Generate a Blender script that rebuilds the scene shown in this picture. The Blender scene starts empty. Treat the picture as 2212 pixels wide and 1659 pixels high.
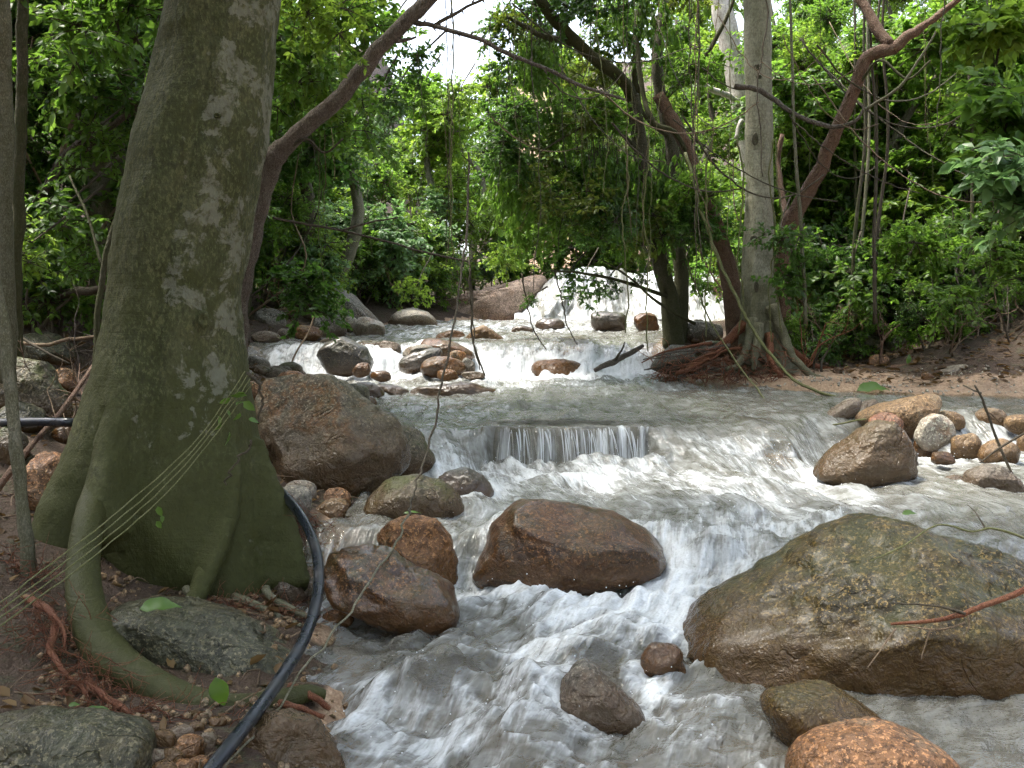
import bpy, bmesh, math, random
import numpy as np
from mathutils import Vector, Matrix

random.seed(7)
rng = np.random.default_rng(7)
SC = bpy.context.scene
COL = SC.collection

# ------------------------------------------------------------------ camera
EYE = 1.5
PITCH = math.radians(4.0)
FPX = 2125.0                      # focal length in the units of a 2212 x 1659 picture
cam_d = bpy.data.cameras.new('camera')
cam = bpy.data.objects.new('camera', cam_d)
COL.objects.link(cam)
cam.location = (0, 0, EYE)
cam.rotation_euler = (math.radians(90) - PITCH, 0, 0)
cam_d.sensor_width = 36.0
cam_d.lens = 36.0 * FPX / 2212.0
cam_d.clip_start = 0.05
cam_d.clip_end = 600
SC.camera = cam

# ------------------------------------------------------------------ sky, sun, exposure
SUN_EL, SUN_AZ = math.radians(67), math.radians(-78)     # sun stands high on the left
wd = bpy.data.worlds.new('World')
SC.world = wd
wd.use_nodes = True
wn = wd.node_tree.nodes
bg = wn['Background']
sky = wn.new('ShaderNodeTexSky')
sky.sky_type = 'NISHITA'
sky.sun_disc = False
sky.sun_elevation = SUN_EL
sky.sun_rotation = SUN_AZ
sky.dust_density = 3.0
sky.air_density = 1.0
sky.ozone_density = 1.0
hs = wn.new('ShaderNodeHueSaturation')          # thin cloud: the sky is nearly colourless
hs.inputs['Saturation'].default_value = 0.50
wd.node_tree.links.new(sky.outputs[0], hs.inputs['Color'])
wd.node_tree.links.new(hs.outputs[0], bg.inputs[0])
bg.inputs[1].default_value = 0.15
sun_d = bpy.data.lights.new('sun', 'SUN')
sun_d.energy = 2.2
sun_d.angle = math.radians(12.0)
sun_d.color = (1.0, 0.95, 0.86)
sun = bpy.data.objects.new('sun', sun_d)
COL.objects.link(sun)
sd = Vector((math.sin(SUN_AZ) * math.cos(SUN_EL), math.cos(SUN_AZ) * math.cos(SUN_EL), math.sin(SUN_EL)))
sun.rotation_euler = (-sd).to_track_quat('-Z', 'Y').to_euler()
sun.location = (0, 0, 30)
SC.view_settings.view_transform = 'Standard'
SC.view_settings.look = 'None'
SC.view_settings.gamma = 1.0
SC.view_settings.exposure = 2.18
SC.render.engine = 'CYCLES'
SC.cycles.use_denoising = True
SC.cycles.denoiser = 'OPENIMAGEDENOISE'
SC.cycles.denoising_input_passes = 'RGB_ALBEDO_NORMAL'
SC.cycles.denoising_prefilter = 'NONE'
SC.cycles.max_bounces = 5
SC.cycles.diffuse_bounces = 3
SC.cycles.use_adaptive_sampling = True
SC.cycles.adaptive_threshold = 0.03
SC.cycles.adaptive_min_samples = 16
SC.cycles.glossy_bounces = 2
SC.cycles.transmission_bounces = 3
SC.cycles.transparent_max_bounces = 4
SC.cycles.caustics_reflective = False
SC.cycles.caustics_refractive = False
SC.cycles.sample_clamp_indirect = 6.0

# ------------------------------------------------------------------ picture <-> place
CP, SP = math.cos(PITCH), math.sin(PITCH)
def ray(u, v):
    a = (u - 1106.0) / FPX
    b = -(v - 829.5) / FPX
    return np.array([a, CP + b * SP, b * CP - SP])
def at(u, v, d):
    """point that stands d metres ahead (along y) on the line of sight through u, v"""
    r = ray(u, v)
    p = r * (d / r[1])
    return np.array([p[0], d, EYE + p[2]])
def proj(p):
    x, y, z = p[0], p[1], p[2] - EYE
    f = y * CP - z * SP
    up = y * SP + z * CP
    return 1106.0 + FPX * x / f, 829.5 - FPX * up / f
def ppm(d):
    return d / FPX                # metres per picture unit at distance d

# ------------------------------------------------------------------ noise
def _h(i, j, k, s):
    with np.errstate(over='ignore'):
        n = (i.astype(np.int64) * 374761393 + j.astype(np.int64) * 668265263 + k.astype(np.int64) * 2147483647 + np.int64(s) * 1274126177) & 0xFFFFFFFF
        n = ((n ^ (n >> 13)) * 1274126177) & 0xFFFFFFFF
        n = (n ^ (n >> 16)) & 0xFFFFFF
    return n / float(0xFFFFFF)
def vn(x, y, z, s=0):
    x, y, z = np.broadcast_arrays(np.asarray(x, float), np.asarray(y, float), np.asarray(z, float))
    i, j, k = np.floor(x), np.floor(y), np.floor(z)
    fx, fy, fz = x - i, y - j, z - k
    fx = fx * fx * fx * (fx * (fx * 6 - 15) + 10); fy = fy * fy * fy * (fy * (fy * 6 - 15) + 10); fz = fz * fz * fz * (fz * (fz * 6 - 15) + 10)
    r = 0
    for a in (0, 1):
        for b in (0, 1):
            for c in (0, 1):
                w = (fx if a else 1 - fx) * (fy if b else 1 - fy) * (fz if c else 1 - fz)
                r = r + w * _h(i + a, j + b, k + c, s)
    return r * 2 - 1
def fbm(x, y, z=0.0, s=0, o=4, g=0.5):
    r, a, f = 0, 1.0, 1.0
    for q in range(o):
        r = r + a * vn(np.asarray(x) * f + 17.3 * q, np.asarray(y) * f, np.asarray(z) * f + 5.1 * q, s + q)
        a *= g; f *= 2.03
    return r
def sst(x):
    x = np.clip(x, 0, 1)
    return x * x * (3 - 2 * x)
def lerp_tab(t, x):
    a = np.array(t, float)
    return np.interp(x, a[:, 0], a[:, 1])

# ------------------------------------------------------------------ mesh helpers
def mk_mesh(name, V, F, mats, smooth=True, fm=None):
    me = bpy.data.meshes.new(name)
    V = np.asarray(V, dtype=np.float32)
    if isinstance(F, np.ndarray):
        n = F.shape[1]
        me.vertices.add(len(V)); me.vertices.foreach_set('co', V.ravel())
        me.loops.add(F.size); me.loops.foreach_set('vertex_index', F.astype(np.int32).ravel())
        me.polygons.add(len(F)); me.polygons.foreach_set('loop_start', np.arange(0, F.size, n, dtype=np.int32))
        me.polygons.foreach_set('loop_total', np.full(len(F), n, dtype=np.int32))
        me.update(calc_edges=True)
    else:
        me.from_pydata(V.tolist(), [], F)
    for m in (mats if isinstance(mats, (list, tuple)) else [mats]):
        me.materials.append(m)
    if smooth:
        me.polygons.foreach_set('use_smooth', np.ones(len(me.polygons), dtype=bool))
    if fm is not None:
        me.polygons.foreach_set('material_index', np.asarray(fm, dtype=np.int32))
    me.validate(clean_customdata=False)
    return me
def fattr(me, name, arr):
    a = me.attributes.new(name, 'FLOAT', 'POINT')
    a.data.foreach_set('value', np.asarray(arr, dtype=np.float32).ravel())
def vattr(me, name, arr):
    a = me.attributes.new(name, 'FLOAT_VECTOR', 'POINT')
    a.data.foreach_set('vector', np.asarray(arr, dtype=np.float32).ravel())
def link(name, me, parent=None, loc=(0, 0, 0)):
    o = bpy.data.objects.new(name, me)
    COL.objects.link(o)
    o.location = loc
    if parent is not None:
        o.parent = parent
    return o
def tag(o, label, cat, group=None, kind=None):
    o['label'] = label
    if cat: o['category'] = cat
    if group: o['group'] = group
    if kind: o['kind'] = kind
    return o
def struct(o, label=None, kind='structure'):
    o['kind'] = kind
    if label: o['label'] = label
    return o
def thing(name, label, cat, loc, group=None):
    o = bpy.data.objects.new(name, None)
    COL.objects.link(o)
    o.location = tuple(loc)
    o.empty_display_size = 0.1
    return tag(o, label, cat, group)

class MB:
    """collects tubes and faces for one mesh"""
    def __init__(s): s.V = []; s.F = []; s.n = 0; s.A = []
    def add(s, V, F, a=0.0):
        V = np.asarray(V, float)
        s.V.append(V); s.F += [[i + s.n for i in f] for f in F]; s.n += len(V)
        s.A.append(np.full(len(V), a))
    def build(s, name, mat, parent=None, origin=(0, 0, 0), smooth=True):
        V = np.concatenate(s.V) - np.asarray(origin)
        me = mk_mesh(name, V, s.F, mat, smooth)
        return link(name, me, parent, (0, 0, 0) if parent is not None else tuple(origin))

def spline(P, n=8):
    """Catmull-Rom through the rows of P"""
    P = np.asarray(P, float)
    if len(P) < 3:
        t = np.linspace(0, 1, n + 1)[:, None]
        return P[0] * (1 - t) + P[-1] * t
    Q = np.vstack([2 * P[0] - P[1], P, 2 * P[-1] - P[-2]])
    out = []
    for i in range(1, len(Q) - 2):
        p0, p1, p2, p3 = Q[i - 1], Q[i], Q[i + 1], Q[i + 2]
        for t in np.linspace(0, 1, n, endpoint=False):
            out.append(0.5 * ((2 * p1) + (-p0 + p2) * t + (2 * p0 - 5 * p1 + 4 * p2 - p3) * t * t + (-p0 + 3 * p1 - 3 * p2 + p3) * t ** 3))
    out.append(P[-1])
    return np.array(out)
def tube(mb, C, R, k=8, bump=0.0, bf=6.0, seed=0, flat=1.0, cap=True):
    C = np.asarray(C, float); n = len(C)
    R = np.broadcast_to(np.asarray(R, float), (n,))
    T = np.gradient(C, axis=0); T /= np.linalg.norm(T, axis=1)[:, None] + 1e-9
    ref = np.array([0.0, 1.0, 0.0]) if abs(T[0][1]) < 0.9 else np.array([1.0, 0, 0])
    V = []
    N = np.cross(T[0], ref); N /= np.linalg.norm(N)
    ang = np.linspace(0, 2 * math.pi, k, endpoint=False)
    for i in range(n):
        N = N - T[i] * np.dot(N, T[i]); N /= np.linalg.norm(N) + 1e-9
        B = np.cross(T[i], N)
        V.append(C[i] + R[i] * (np.cos(ang)[:, None] * N + flat * np.sin(ang)[:, None] * B))
    V = np.concatenate(V)
    if bump:
        cc = np.repeat(C, k, axis=0); d = V - cc
        V = cc + d * (1 + bump * fbm(V[:, 0] * bf, V[:, 1] * bf, V[:, 2] * bf, seed, 3))[:, None]
    F = []
    for i in range(n - 1):
        for j in range(k):
            a, b = i * k + j, i * k + (j + 1) % k
            F.append([a, b, b + k, a + k])
    if cap and k > 2:
        F.append([j for j in range(k)][::-1]); F.append([(n - 1) * k + j for j in range(k)])
    mb.add(V, F)
# ------------------------------------------------------------------ materials
class NT:
    def __init__(s, name):
        s.m = bpy.data.materials.new(name); s.m.use_nodes = True
        s.t = s.m.node_tree; s.n = s.t.nodes
        s.p = s.n['Principled BSDF']; s.out = s.n['Material Output']
    def new(s, ty, **kw):
        x = s.n.new(ty)
        for k, v in kw.items(): setattr(x, k, v)
        return x
    def l(s, a, b): s.t.links.new(a, b)
    def val(s, sock, v):
        if hasattr(v, 'is_linked') or isinstance(v, bpy.types.NodeSocket): s.l(v, sock)
        else: sock.default_value = v
    def coord(s, kind='Object', off=True, scale=None):
        tc = s.new('ShaderNodeTexCoord')
        o = tc.outputs[kind]
        if off:
            oi = s.new('ShaderNodeObjectInfo')
            m = s.new('ShaderNodeVectorMath', operation='MULTIPLY_ADD')
            m.inputs[0].default_value = (37.0, 91.0, 53.0)
            s.l(oi.outputs['Random'], m.inputs[1]); s.l(o, m.inputs[2])
            o = m.outputs[0]
        if scale:
            m = s.new('ShaderNodeVectorMath', operation='MULTIPLY'); s.l(o, m.inputs[0]); m.inputs[1].default_value = scale
            o = m.outputs[0]
        return o
    def noise(s, vec, scale, detail=4, rough=0.55, dist=0.0):
        x = s.new('ShaderNodeTexNoise'); s.l(vec, x.inputs['Vector'])
        x.inputs['Scale'].default_value = scale; x.inputs['Detail'].default_value = detail
        x.inputs['Roughness'].default_value = rough; x.inputs['Distortion'].default_value = dist
        return x.outputs['Fac']
    def rng(s, v, a, b, c=0.0, d=1.0, smooth=True):
        x = s.new('ShaderNodeMapRange'); x.interpolation_type = 'SMOOTHSTEP' if smooth else 'LINEAR'
        s.l(v, x.inputs[0])
        for i, q in zip((1, 2, 3, 4), (a, b, c, d)): s.val(x.inputs[i], q)
        return x.outputs[0]
    def math(s, op, a, b=0.0, clamp=False):
        x = s.new('ShaderNodeMath', operation=op); x.use_clamp = clamp
        s.val(x.inputs[0], a); s.val(x.inputs[1], b)
        return x.outputs[0]
    def mix(s, f, a, b, mode='MIX'):
        x = s.new('ShaderNodeMix', data_type='RGBA', blend_type=mode)
        s.val(x.inputs[0], f)
        for sock, v in ((x.inputs[6], a), (x.inputs[7], b)):
            if isinstance(v, bpy.types.NodeSocket): s.l(v, sock)
            else: sock.default_value = (*v, 1.0) if len(v) == 3 else v
        return x.outputs[2]
    def attr(s, name, vec=False):
        x = s.new('ShaderNodeAttribute'); x.attribute_name = name
        return x.outputs['Vector' if vec else 'Fac']
    def bump(s, h, strength=0.5, dist=0.02, prev=None):
        x = s.new('ShaderNodeBump'); s.l(h, x.inputs['Height'])
        x.inputs['Strength'].default_value = strength; x.inputs['Distance'].default_value = dist
        if prev is not None: s.l(prev, x.inputs['Normal'])
        return x.outputs[0]

def mat_rock(name, c1, c2, c3, patch=(0.45, 0.6), speck=0.5, rough=0.55, moss=0.0, wetline=0.12, gs=1.0, coat=0.0):
    t = NT(name)
    co = t.coord()
    big = t.noise(co, 2.6 * gs, 3, 0.6, 0.8)
    med = t.noise(co, 11 * gs, 4, 0.68, 0.4)
    fine = t.noise(co, 34, 3, 0.8)
    grain = t.noise(co, 60, 2, 0.75)
    c = t.mix(t.rng(big, patch[0], patch[1]), c1, c2)
    c = t.mix(t.math('MULTIPLY', t.rng(med, 0.47, 0.60), 0.8), c, c3)
    # dark veins and cracks
    v = t.noise(co, 1.7 * gs, 3, 0.6, 1.2)
    vein = t.rng(t.math('ABSOLUTE', t.math('SUBTRACT', v, 0.5)), 0.0, 0.012, 1.0, 0.0)
    vein = t.math('MULTIPLY', vein, t.rng(big, 0.45, 0.6))
    c = t.mix(t.math('MULTIPLY', vein, 0.6), c, tuple(q * 0.25 for q in c1))
    # mineral grains, light and dark
    c = t.mix(t.math('MULTIPLY', t.rng(fine, 0.51, 0.56), min(1.0, 0.25 + speck * 0.75)), c, tuple(q * 0.25 for q in c1))
    c = t.mix(t.math('MULTIPLY', t.rng(grain, 0.56, 0.61), min(1.0, 0.2 + speck * 0.8)), c, tuple(min(0.8, q * 2.2 + k) for q, k in zip(c1, (0.07, 0.045, 0.02))))
    geo = t.new('ShaderNodeNewGeometry')
    if moss > 0:
        sx = t.new('ShaderNodeSeparateXYZ'); t.l(geo.outputs['Normal'], sx.inputs[0])
        mm = t.math('MULTIPLY', t.rng(t.math('ADD', t.noise(co, 4.5, 3, 0.7), t.math('MULTIPLY', sx.outputs[2], 0.10)), 0.50, 0.66), moss)
        c = t.mix(mm, c, t.mix(med, (0.035, 0.045, 0.012), (0.085, 0.095, 0.025)))
    # wet band above the waterline: darker, smoother, rust stained
    hz = t.math('ADD', t.attr('hz'), t.math('MULTIPLY', t.math('SUBTRACT', med, 0.5), 0.16))
    wet = t.rng(hz, wetline * 0.4, wetline * 1.9, 1.0, 0.0)
    c = t.mix(t.math('MULTIPLY', wet, 0.82), c, t.mix(t.math('ADD', t.math('MULTIPLY', med, 0.8), 0.25), tuple(q * 0.40 for q in c1), (0.088, 0.043, 0.014)))
    t.l(c, t.p.inputs['Base Color'])
    r = t.math('ADD', t.math('MULTIPLY', med, 0.25), rough - 0.12)
    r = t.math('SUBTRACT', r, t.math('MULTIPLY', wet, rough * 0.55), clamp=True)
    t.l(r, t.p.inputs['Roughness'])
    t.p.inputs['Specular IOR Level'].default_value = 0.30
    t.p.inputs['Coat Weight'].default_value = coat; t.p.inputs['Coat Roughness'].default_value = 0.28
    b = t.bump(t.math('SUBTRACT', med, t.math('MULTIPLY', vein, 0.2)), 0.85, 0.045)
    b = t.bump(t.math('ADD', fine, t.math('MULTIPLY', grain, 0.5)), 0.6, 0.008, b)
    t.l(b, t.p.inputs['Normal'])
    return t.m

R_GREY = mat_rock('granite_grey', (0.17, 0.16, 0.135), (0.14, 0.096, 0.06), (0.085, 0.078, 0.062), (0.5, 0.7))
R_PALE = mat_rock('granite_pale', (0.40, 0.35, 0.28), (0.30, 0.20, 0.13), (0.24, 0.22, 0.19), (0.52, 0.68), 0.4)
R_TAN = mat_rock('granite_tan', (0.21, 0.135, 0.070), (0.24, 0.185, 0.120), (0.11, 0.068, 0.036), (0.45, 0.62), 0.45, 0.5)
R_ORANGE = mat_rock('granite_orange', (0.185, 0.088, 0.034), (0.125, 0.095, 0.055), (0.075, 0.036, 0.016), (0.5, 0.66), 0.45, 0.42)
R_BROWN = mat_rock('granite_brown_wet', (0.092, 0.040, 0.014), (0.066, 0.038, 0.019), (0.036, 0.016, 0.006), (0.45, 0.62), 0.65, 0.34, 0.15, coat=0.35)
R_WET = mat_rock('granite_soaked', (0.105, 0.046, 0.017), (0.07, 0.05, 0.03), (0.036, 0.016, 0.007), (0.42, 0.58), 0.6, 0.25, 0.25, coat=0.7)
R_DARK = mat_rock('granite_dark', (0.065, 0.055, 0.045), (0.05, 0.045, 0.042), (0.03, 0.026, 0.022), (0.45, 0.6), 0.5, 0.3, 0.2, coat=0.5)
R_SLATE = mat_rock('slate_blue_grey', (0.074, 0.072, 0.046), (0.070, 0.054, 0.026), (0.036, 0.034, 0.020), (0.52, 0.7), 0.45, 0.35, 0.12, 0.03)
R_MOSSY = mat_rock('granite_mossy', (0.12, 0.105, 0.075), (0.088, 0.072, 0.04), (0.052, 0.048, 0.028), (0.45, 0.6), 0.5, 0.5, 0.85)
R_BIGL = mat_rock('granite_two_tone', (0.125, 0.112, 0.080), (0.165, 0.080, 0.028), (0.066, 0.056, 0.036), (0.50, 0.62), 0.5, 0.5, 0.2, 0.4)
R_BIGR = mat_rock('granite_olive_speckled', (0.072, 0.050, 0.015), (0.042, 0.034, 0.009), (0.026, 0.019, 0.006), (0.42, 0.6), 0.9, 0.38, 0.35, 0.15, coat=0.12)
R_PINK = mat_rock('granite_pink', (0.25, 0.125, 0.058), (0.20, 0.13, 0.078), (0.12, 0.062, 0.03), (0.45, 0.62), 0.65, 0.42, 0.0, 0.06)
R_WALL = mat_rock('cliff_pinkish', (0.30, 0.22, 0.165), (0.24, 0.155, 0.10), (0.16, 0.12, 0.09), (0.5, 0.66), 0.4, 0.6, 0.0, 0.05)
R_RED = mat_rock('rock_reddish', (0.26, 0.115, 0.065), (0.20, 0.12, 0.08), (0.12, 0.05, 0.03), (0.45, 0.6), 0.4, 0.45)

def mat_bark(name, c1, c2, c3, lichen=0.0, moss=0.0, rings=0.0, rough=0.8, vs=1.0, scale=1.0, bump=0.6):
    t = NT(name)
    co = t.coord('Object', True)
    st = t.new('ShaderNodeVectorMath', operation='MULTIPLY'); t.l(co, st.inputs[0]); st.inputs[1].default_value = (scale, scale, scale * vs)
    sv = st.outputs[0]
    a = t.noise(sv, 6, 3, 0.65, 0.6)
    b = t.noise(sv, 26, 3, 0.7)
    c = t.mix(t.rng(a, 0.38, 0.62), c1, c2)
    c = t.mix(t.math('MULTIPLY', t.rng(b, 0.5, 0.68), 0.65), c, c3)
    e = t.noise(sv, 55, 3, 0.75)
    c = t.mix(t.math('MULTIPLY', t.rng(e, 0.53, 0.60), 0.6), c, tuple(q * 1.7 for q in c2))
    c = t.mix(t.math('MULTIPLY', t.rng(e, 0.48, 0.36), 0.55), c, c3)
    h = t.math('ADD', t.math('ADD', t.math('MULTIPLY', a, 0.5), b), t.math('MULTIPLY', e, 0.4))
    if rings > 0:
        rv = t.new('ShaderNodeVectorMath', operation='MULTIPLY'); t.l(co, rv.inputs[0]); rv.inputs[1].default_value = (2.0, 2.0, 46.0)
        rn = t.noise(rv.outputs[0], 1.0, 3, 0.6)
        rm = t.math('MULTIPLY', t.rng(rn, 0.5, 0.66), rings)
        c = t.mix(t.math('MULTIPLY', rm, 0.5), c, c3)
        h = t.math('SUBTRACT', h, t.math('MULTIPLY', rm, 0.5))
    if moss > 0:
        ma = t.attr('moss')
        mf = t.math('MULTIPLY', t.rng(t.math('ADD', t.noise(co, 3.5, 3, 0.7), t.math('MULTIPLY', ma, 0.35)), 0.56, 0.8), moss)
        c = t.mix(mf, c, t.mix(b, (0.022, 0.025, 0.005), (0.056, 0.060, 0.012)))
    if lichen > 0:
        la = t.attr('lich')
        n1 = t.noise(co, 5.5, 5, 0.68, 0.35)
        n2 = t.noise(co, 19, 3, 0.7, 0.3)
        lf = t.rng(t.math('ADD', n1, t.math('MULTIPLY', la, 0.12)), 0.665, 0.72)
        spots = t.new('ShaderNodeTexVoronoi'); t.l(co, spots.inputs['Vector']); spots.inputs['Scale'].default_value = 17.0
        sp = t.math('MULTIPLY', t.rng(spots.outputs['Distance'], 0.16, 0.24, 1.0, 0.0), t.rng(n1, 0.5, 0.56))
        sp = t.math('MULTIPLY', sp, t.rng(la, 0.1, 0.6, 0.15, 0.9))
        lf = t.math('MAXIMUM', lf, sp)
        lf = t.math('MULTIPLY', lf, t.rng(n2, 0.34, 0.5, 0.25, 1.0))
        c = t.mix(t.math('MULTIPLY', lf, lichen), c, t.mix(n2, (0.14, 0.14, 0.10), (0.28, 0.275, 0.225)))
    t.l(c, t.p.inputs['Base Color'])
    t.p.inputs['Roughness'].default_value = rough
    t.p.inputs['Specular IOR Level'].default_value = 0.3
    t.l(t.bump(h, bump, 0.02), t.p.inputs['Normal'])
    return t.m
B_BIG = mat_bark('bark_big_tree', (0.042, 0.047, 0.013), (0.066, 0.068, 0.027), (0.023, 0.025, 0.007), 0.5, 0.85, 0.15, 0.75, 0.6, 1.0, 0.6)
B_PALE = mat_bark('bark_pale', (0.30, 0.29, 0.22), (0.22, 0.21, 0.15), (0.13, 0.12, 0.08), 0.6, 0.5, 0.5, 0.8, 0.5, 1.3, 0.4)
B_WHITE = mat_bark('bark_white', (0.52, 0.49, 0.43), (0.36, 0.33, 0.28), (0.20, 0.17, 0.14), 0.0, 0.0, 0.3, 0.8, 0.4, 1.2, 0.4)
B_BROWN = mat_bark('bark_brown', (0.095, 0.076, 0.06), (0.13, 0.108, 0.088), (0.045, 0.034, 0.026), 0.35, 0.0, 0.0, 0.85, 0.35, 3.0, 0.9)
B_DARK = mat_bark('bark_dark_mossy', (0.065, 0.062, 0.036), (0.09, 0.08, 0.055), (0.035, 0.032, 0.018), 0.3, 0.6, 0.2, 0.85, 0.5, 2.0, 0.6)
B_RED = mat_bark('bark_peeling_red', (0.13, 0.07, 0.045), (0.165, 0.105, 0.07), (0.06, 0.034, 0.024), 0.0, 0.0, 0.3, 0.7, 0.6, 3.0, 0.8)
B_OLIVE = mat_bark('bark_olive_stem', (0.125, 0.12, 0.075), (0.17, 0.16, 0.115), (0.06, 0.056, 0.035), 0.5, 0.3, 0.4, 0.8, 0.5, 3.0, 0.4)
B_ROOT = mat_bark('bark_root_olive', (0.048, 0.049, 0.015), (0.070, 0.066, 0.030), (0.027, 0.026, 0.009), 0.25, 0.8, 0.5, 0.6, 0.6, 1.6, 0.45)
B_ROOTRED = mat_bark('root_red', (0.145, 0.048, 0.023), (0.19, 0.078, 0.038), (0.06, 0.022, 0.012), 0.0, 0.0, 0.0, 0.55, 0.5, 5.0, 0.6)
B_TWIG = mat_bark('twig_brown', (0.14, 0.095, 0.06), (0.19, 0.14, 0.09), (0.07, 0.045, 0.03), 0.0, 0.0, 0.0, 0.8, 0.4, 5.0, 0.4)
B_TWIGD = mat_bark('twig_dark', (0.05, 0.04, 0.028), (0.075, 0.062, 0.042), (0.03, 0.024, 0.016), 0.0, 0.0, 0.0, 0.85, 0.4, 5.0, 0.4)
B_VINE = mat_bark('vine_green', (0.10, 0.11, 0.035), (0.14, 0.14, 0.06), (0.055, 0.055, 0.02), 0.0, 0.0, 0.0, 0.6, 0.3, 5.0, 0.3)

def mat_leaf(name, cols, tr, trcol, rough=0.42, spec=0.45):
    t = NT(name)
    g = t.new('ShaderNodeNewGeometry'); oi = t.new('ShaderNodeObjectInfo')
    f = t.math('ADD', t.math('MULTIPLY', g.outputs['Random Per Island'], 0.75), t.math('MULTIPLY', oi.outputs['Random'], 0.25))
    r = t.new('ShaderNodeValToRGB'); t.l(f, r.inputs[0])
    cr = r.color_ramp
    while len(cr.elements) < len(cols): cr.elements.new(0.5)
    for i, (p, c) in enumerate(cols):
        cr.elements[i].position = p; cr.elements[i].color = (*c, 1)
    t.l(r.outputs[0], t.p.inputs['Base Color'])
    t.p.inputs['Roughness'].default_value = rough
    t.p.inputs['Specular IOR Level'].default_value = spec
    tl = t.new('ShaderNodeBsdfTranslucent')
    t.l(t.mix(0.55, r.outputs[0], trcol), tl.inputs['Color'])
    mx = t.new('ShaderNodeMixShader'); mx.inputs[0].default_value = tr
    t.l(t.p.outputs[0], mx.inputs[1]); t.l(tl.outputs[0], mx.inputs[2]); t.l(mx.outputs[0], t.out.inputs['Surface'])
    return t.m
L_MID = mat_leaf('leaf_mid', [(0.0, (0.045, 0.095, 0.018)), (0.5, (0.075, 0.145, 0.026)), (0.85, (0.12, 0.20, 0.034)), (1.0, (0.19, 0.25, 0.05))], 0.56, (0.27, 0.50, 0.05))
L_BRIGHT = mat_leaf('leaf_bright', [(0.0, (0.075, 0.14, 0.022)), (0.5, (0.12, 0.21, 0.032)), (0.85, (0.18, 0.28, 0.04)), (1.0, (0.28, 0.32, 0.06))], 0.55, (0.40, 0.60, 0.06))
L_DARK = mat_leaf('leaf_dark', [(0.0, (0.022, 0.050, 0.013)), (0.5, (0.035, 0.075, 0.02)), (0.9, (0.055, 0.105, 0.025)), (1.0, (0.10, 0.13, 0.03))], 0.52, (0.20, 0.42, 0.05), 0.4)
L_BLUE = mat_leaf('leaf_bluegreen', [(0.0, (0.06, 0.12, 0.05)), (0.5, (0.095, 0.17, 0.07)), (0.9, (0.15, 0.24, 0.09)), (1.0, (0.23, 0.29, 0.11))], 0.48, (0.25, 0.46, 0.12), 0.38)
L_OLIVE = mat_leaf('leaf_olive', [(0.0, (0.045, 0.068, 0.014)), (0.5, (0.072, 0.10, 0.02)), (0.9, (0.11, 0.135, 0.03)), (1.0, (0.17, 0.16, 0.04))], 0.48, (0.30, 0.40, 0.04))
L_FALLEN = mat_leaf('leaf_fallen_green', [(0.0, (0.06, 0.13, 0.022)), (1.0, (0.10, 0.18, 0.035))], 0.25, (0.25, 0.4, 0.05))
L_DRY = mat_leaf('leaf_dry', [(0.0, (0.07, 0.04, 0.02)), (0.6, (0.12, 0.072, 0.03)), (1.0, (0.20, 0.13, 0.05))], 0.2, (0.3, 0.18, 0.06), 0.6, 0.3)

def mat_ground():
    t = NT('soil_and_litter')
    co = t.coord('Object', False)
    a = t.noise(co, 0.7, 3, 0.6); b = t.noise(co, 9, 4, 0.7); c_ = t.noise(co, 45, 3, 0.7)
    c = t.mix(t.rng(a, 0.4, 0.6), (0.038, 0.021, 0.012), (0.058, 0.035, 0.020))
    c = t.mix(t.rng(b, 0.52, 0.64), c, (0.05, 0.045, 0.02))
    c = t.mix(t.math('MULTIPLY', t.rng(c_, 0.56, 0.66), 0.7), c, (0.11, 0.072, 0.04))
    s = t.attr('sand')
    sc_ = t.mix(t.rng(c_, 0.35, 0.65), (0.30, 0.19, 0.115), (0.46, 0.33, 0.22))
    sc_ = t.mix(t.math('MULTIPLY', t.rng(b, 0.5, 0.62), 0.6), sc_, (0.20, 0.12, 0.07))
    c = t.mix(t.rng(t.math('ADD', s, t.math('MULTIPLY', t.math('SUBTRACT', b, 0.5), 0.7)), 0.35, 0.65), c, sc_)
    t.l(c, t.p.inputs['Base Color'])
    t.p.inputs['Roughness'].default_value = 0.85
    t.l(t.bump(c_, 0.6, 0.02, t.bump(b, 0.8, 0.06)), t.p.inputs['Normal'])
    return t.m
M_GROUND = mat_ground()

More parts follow.
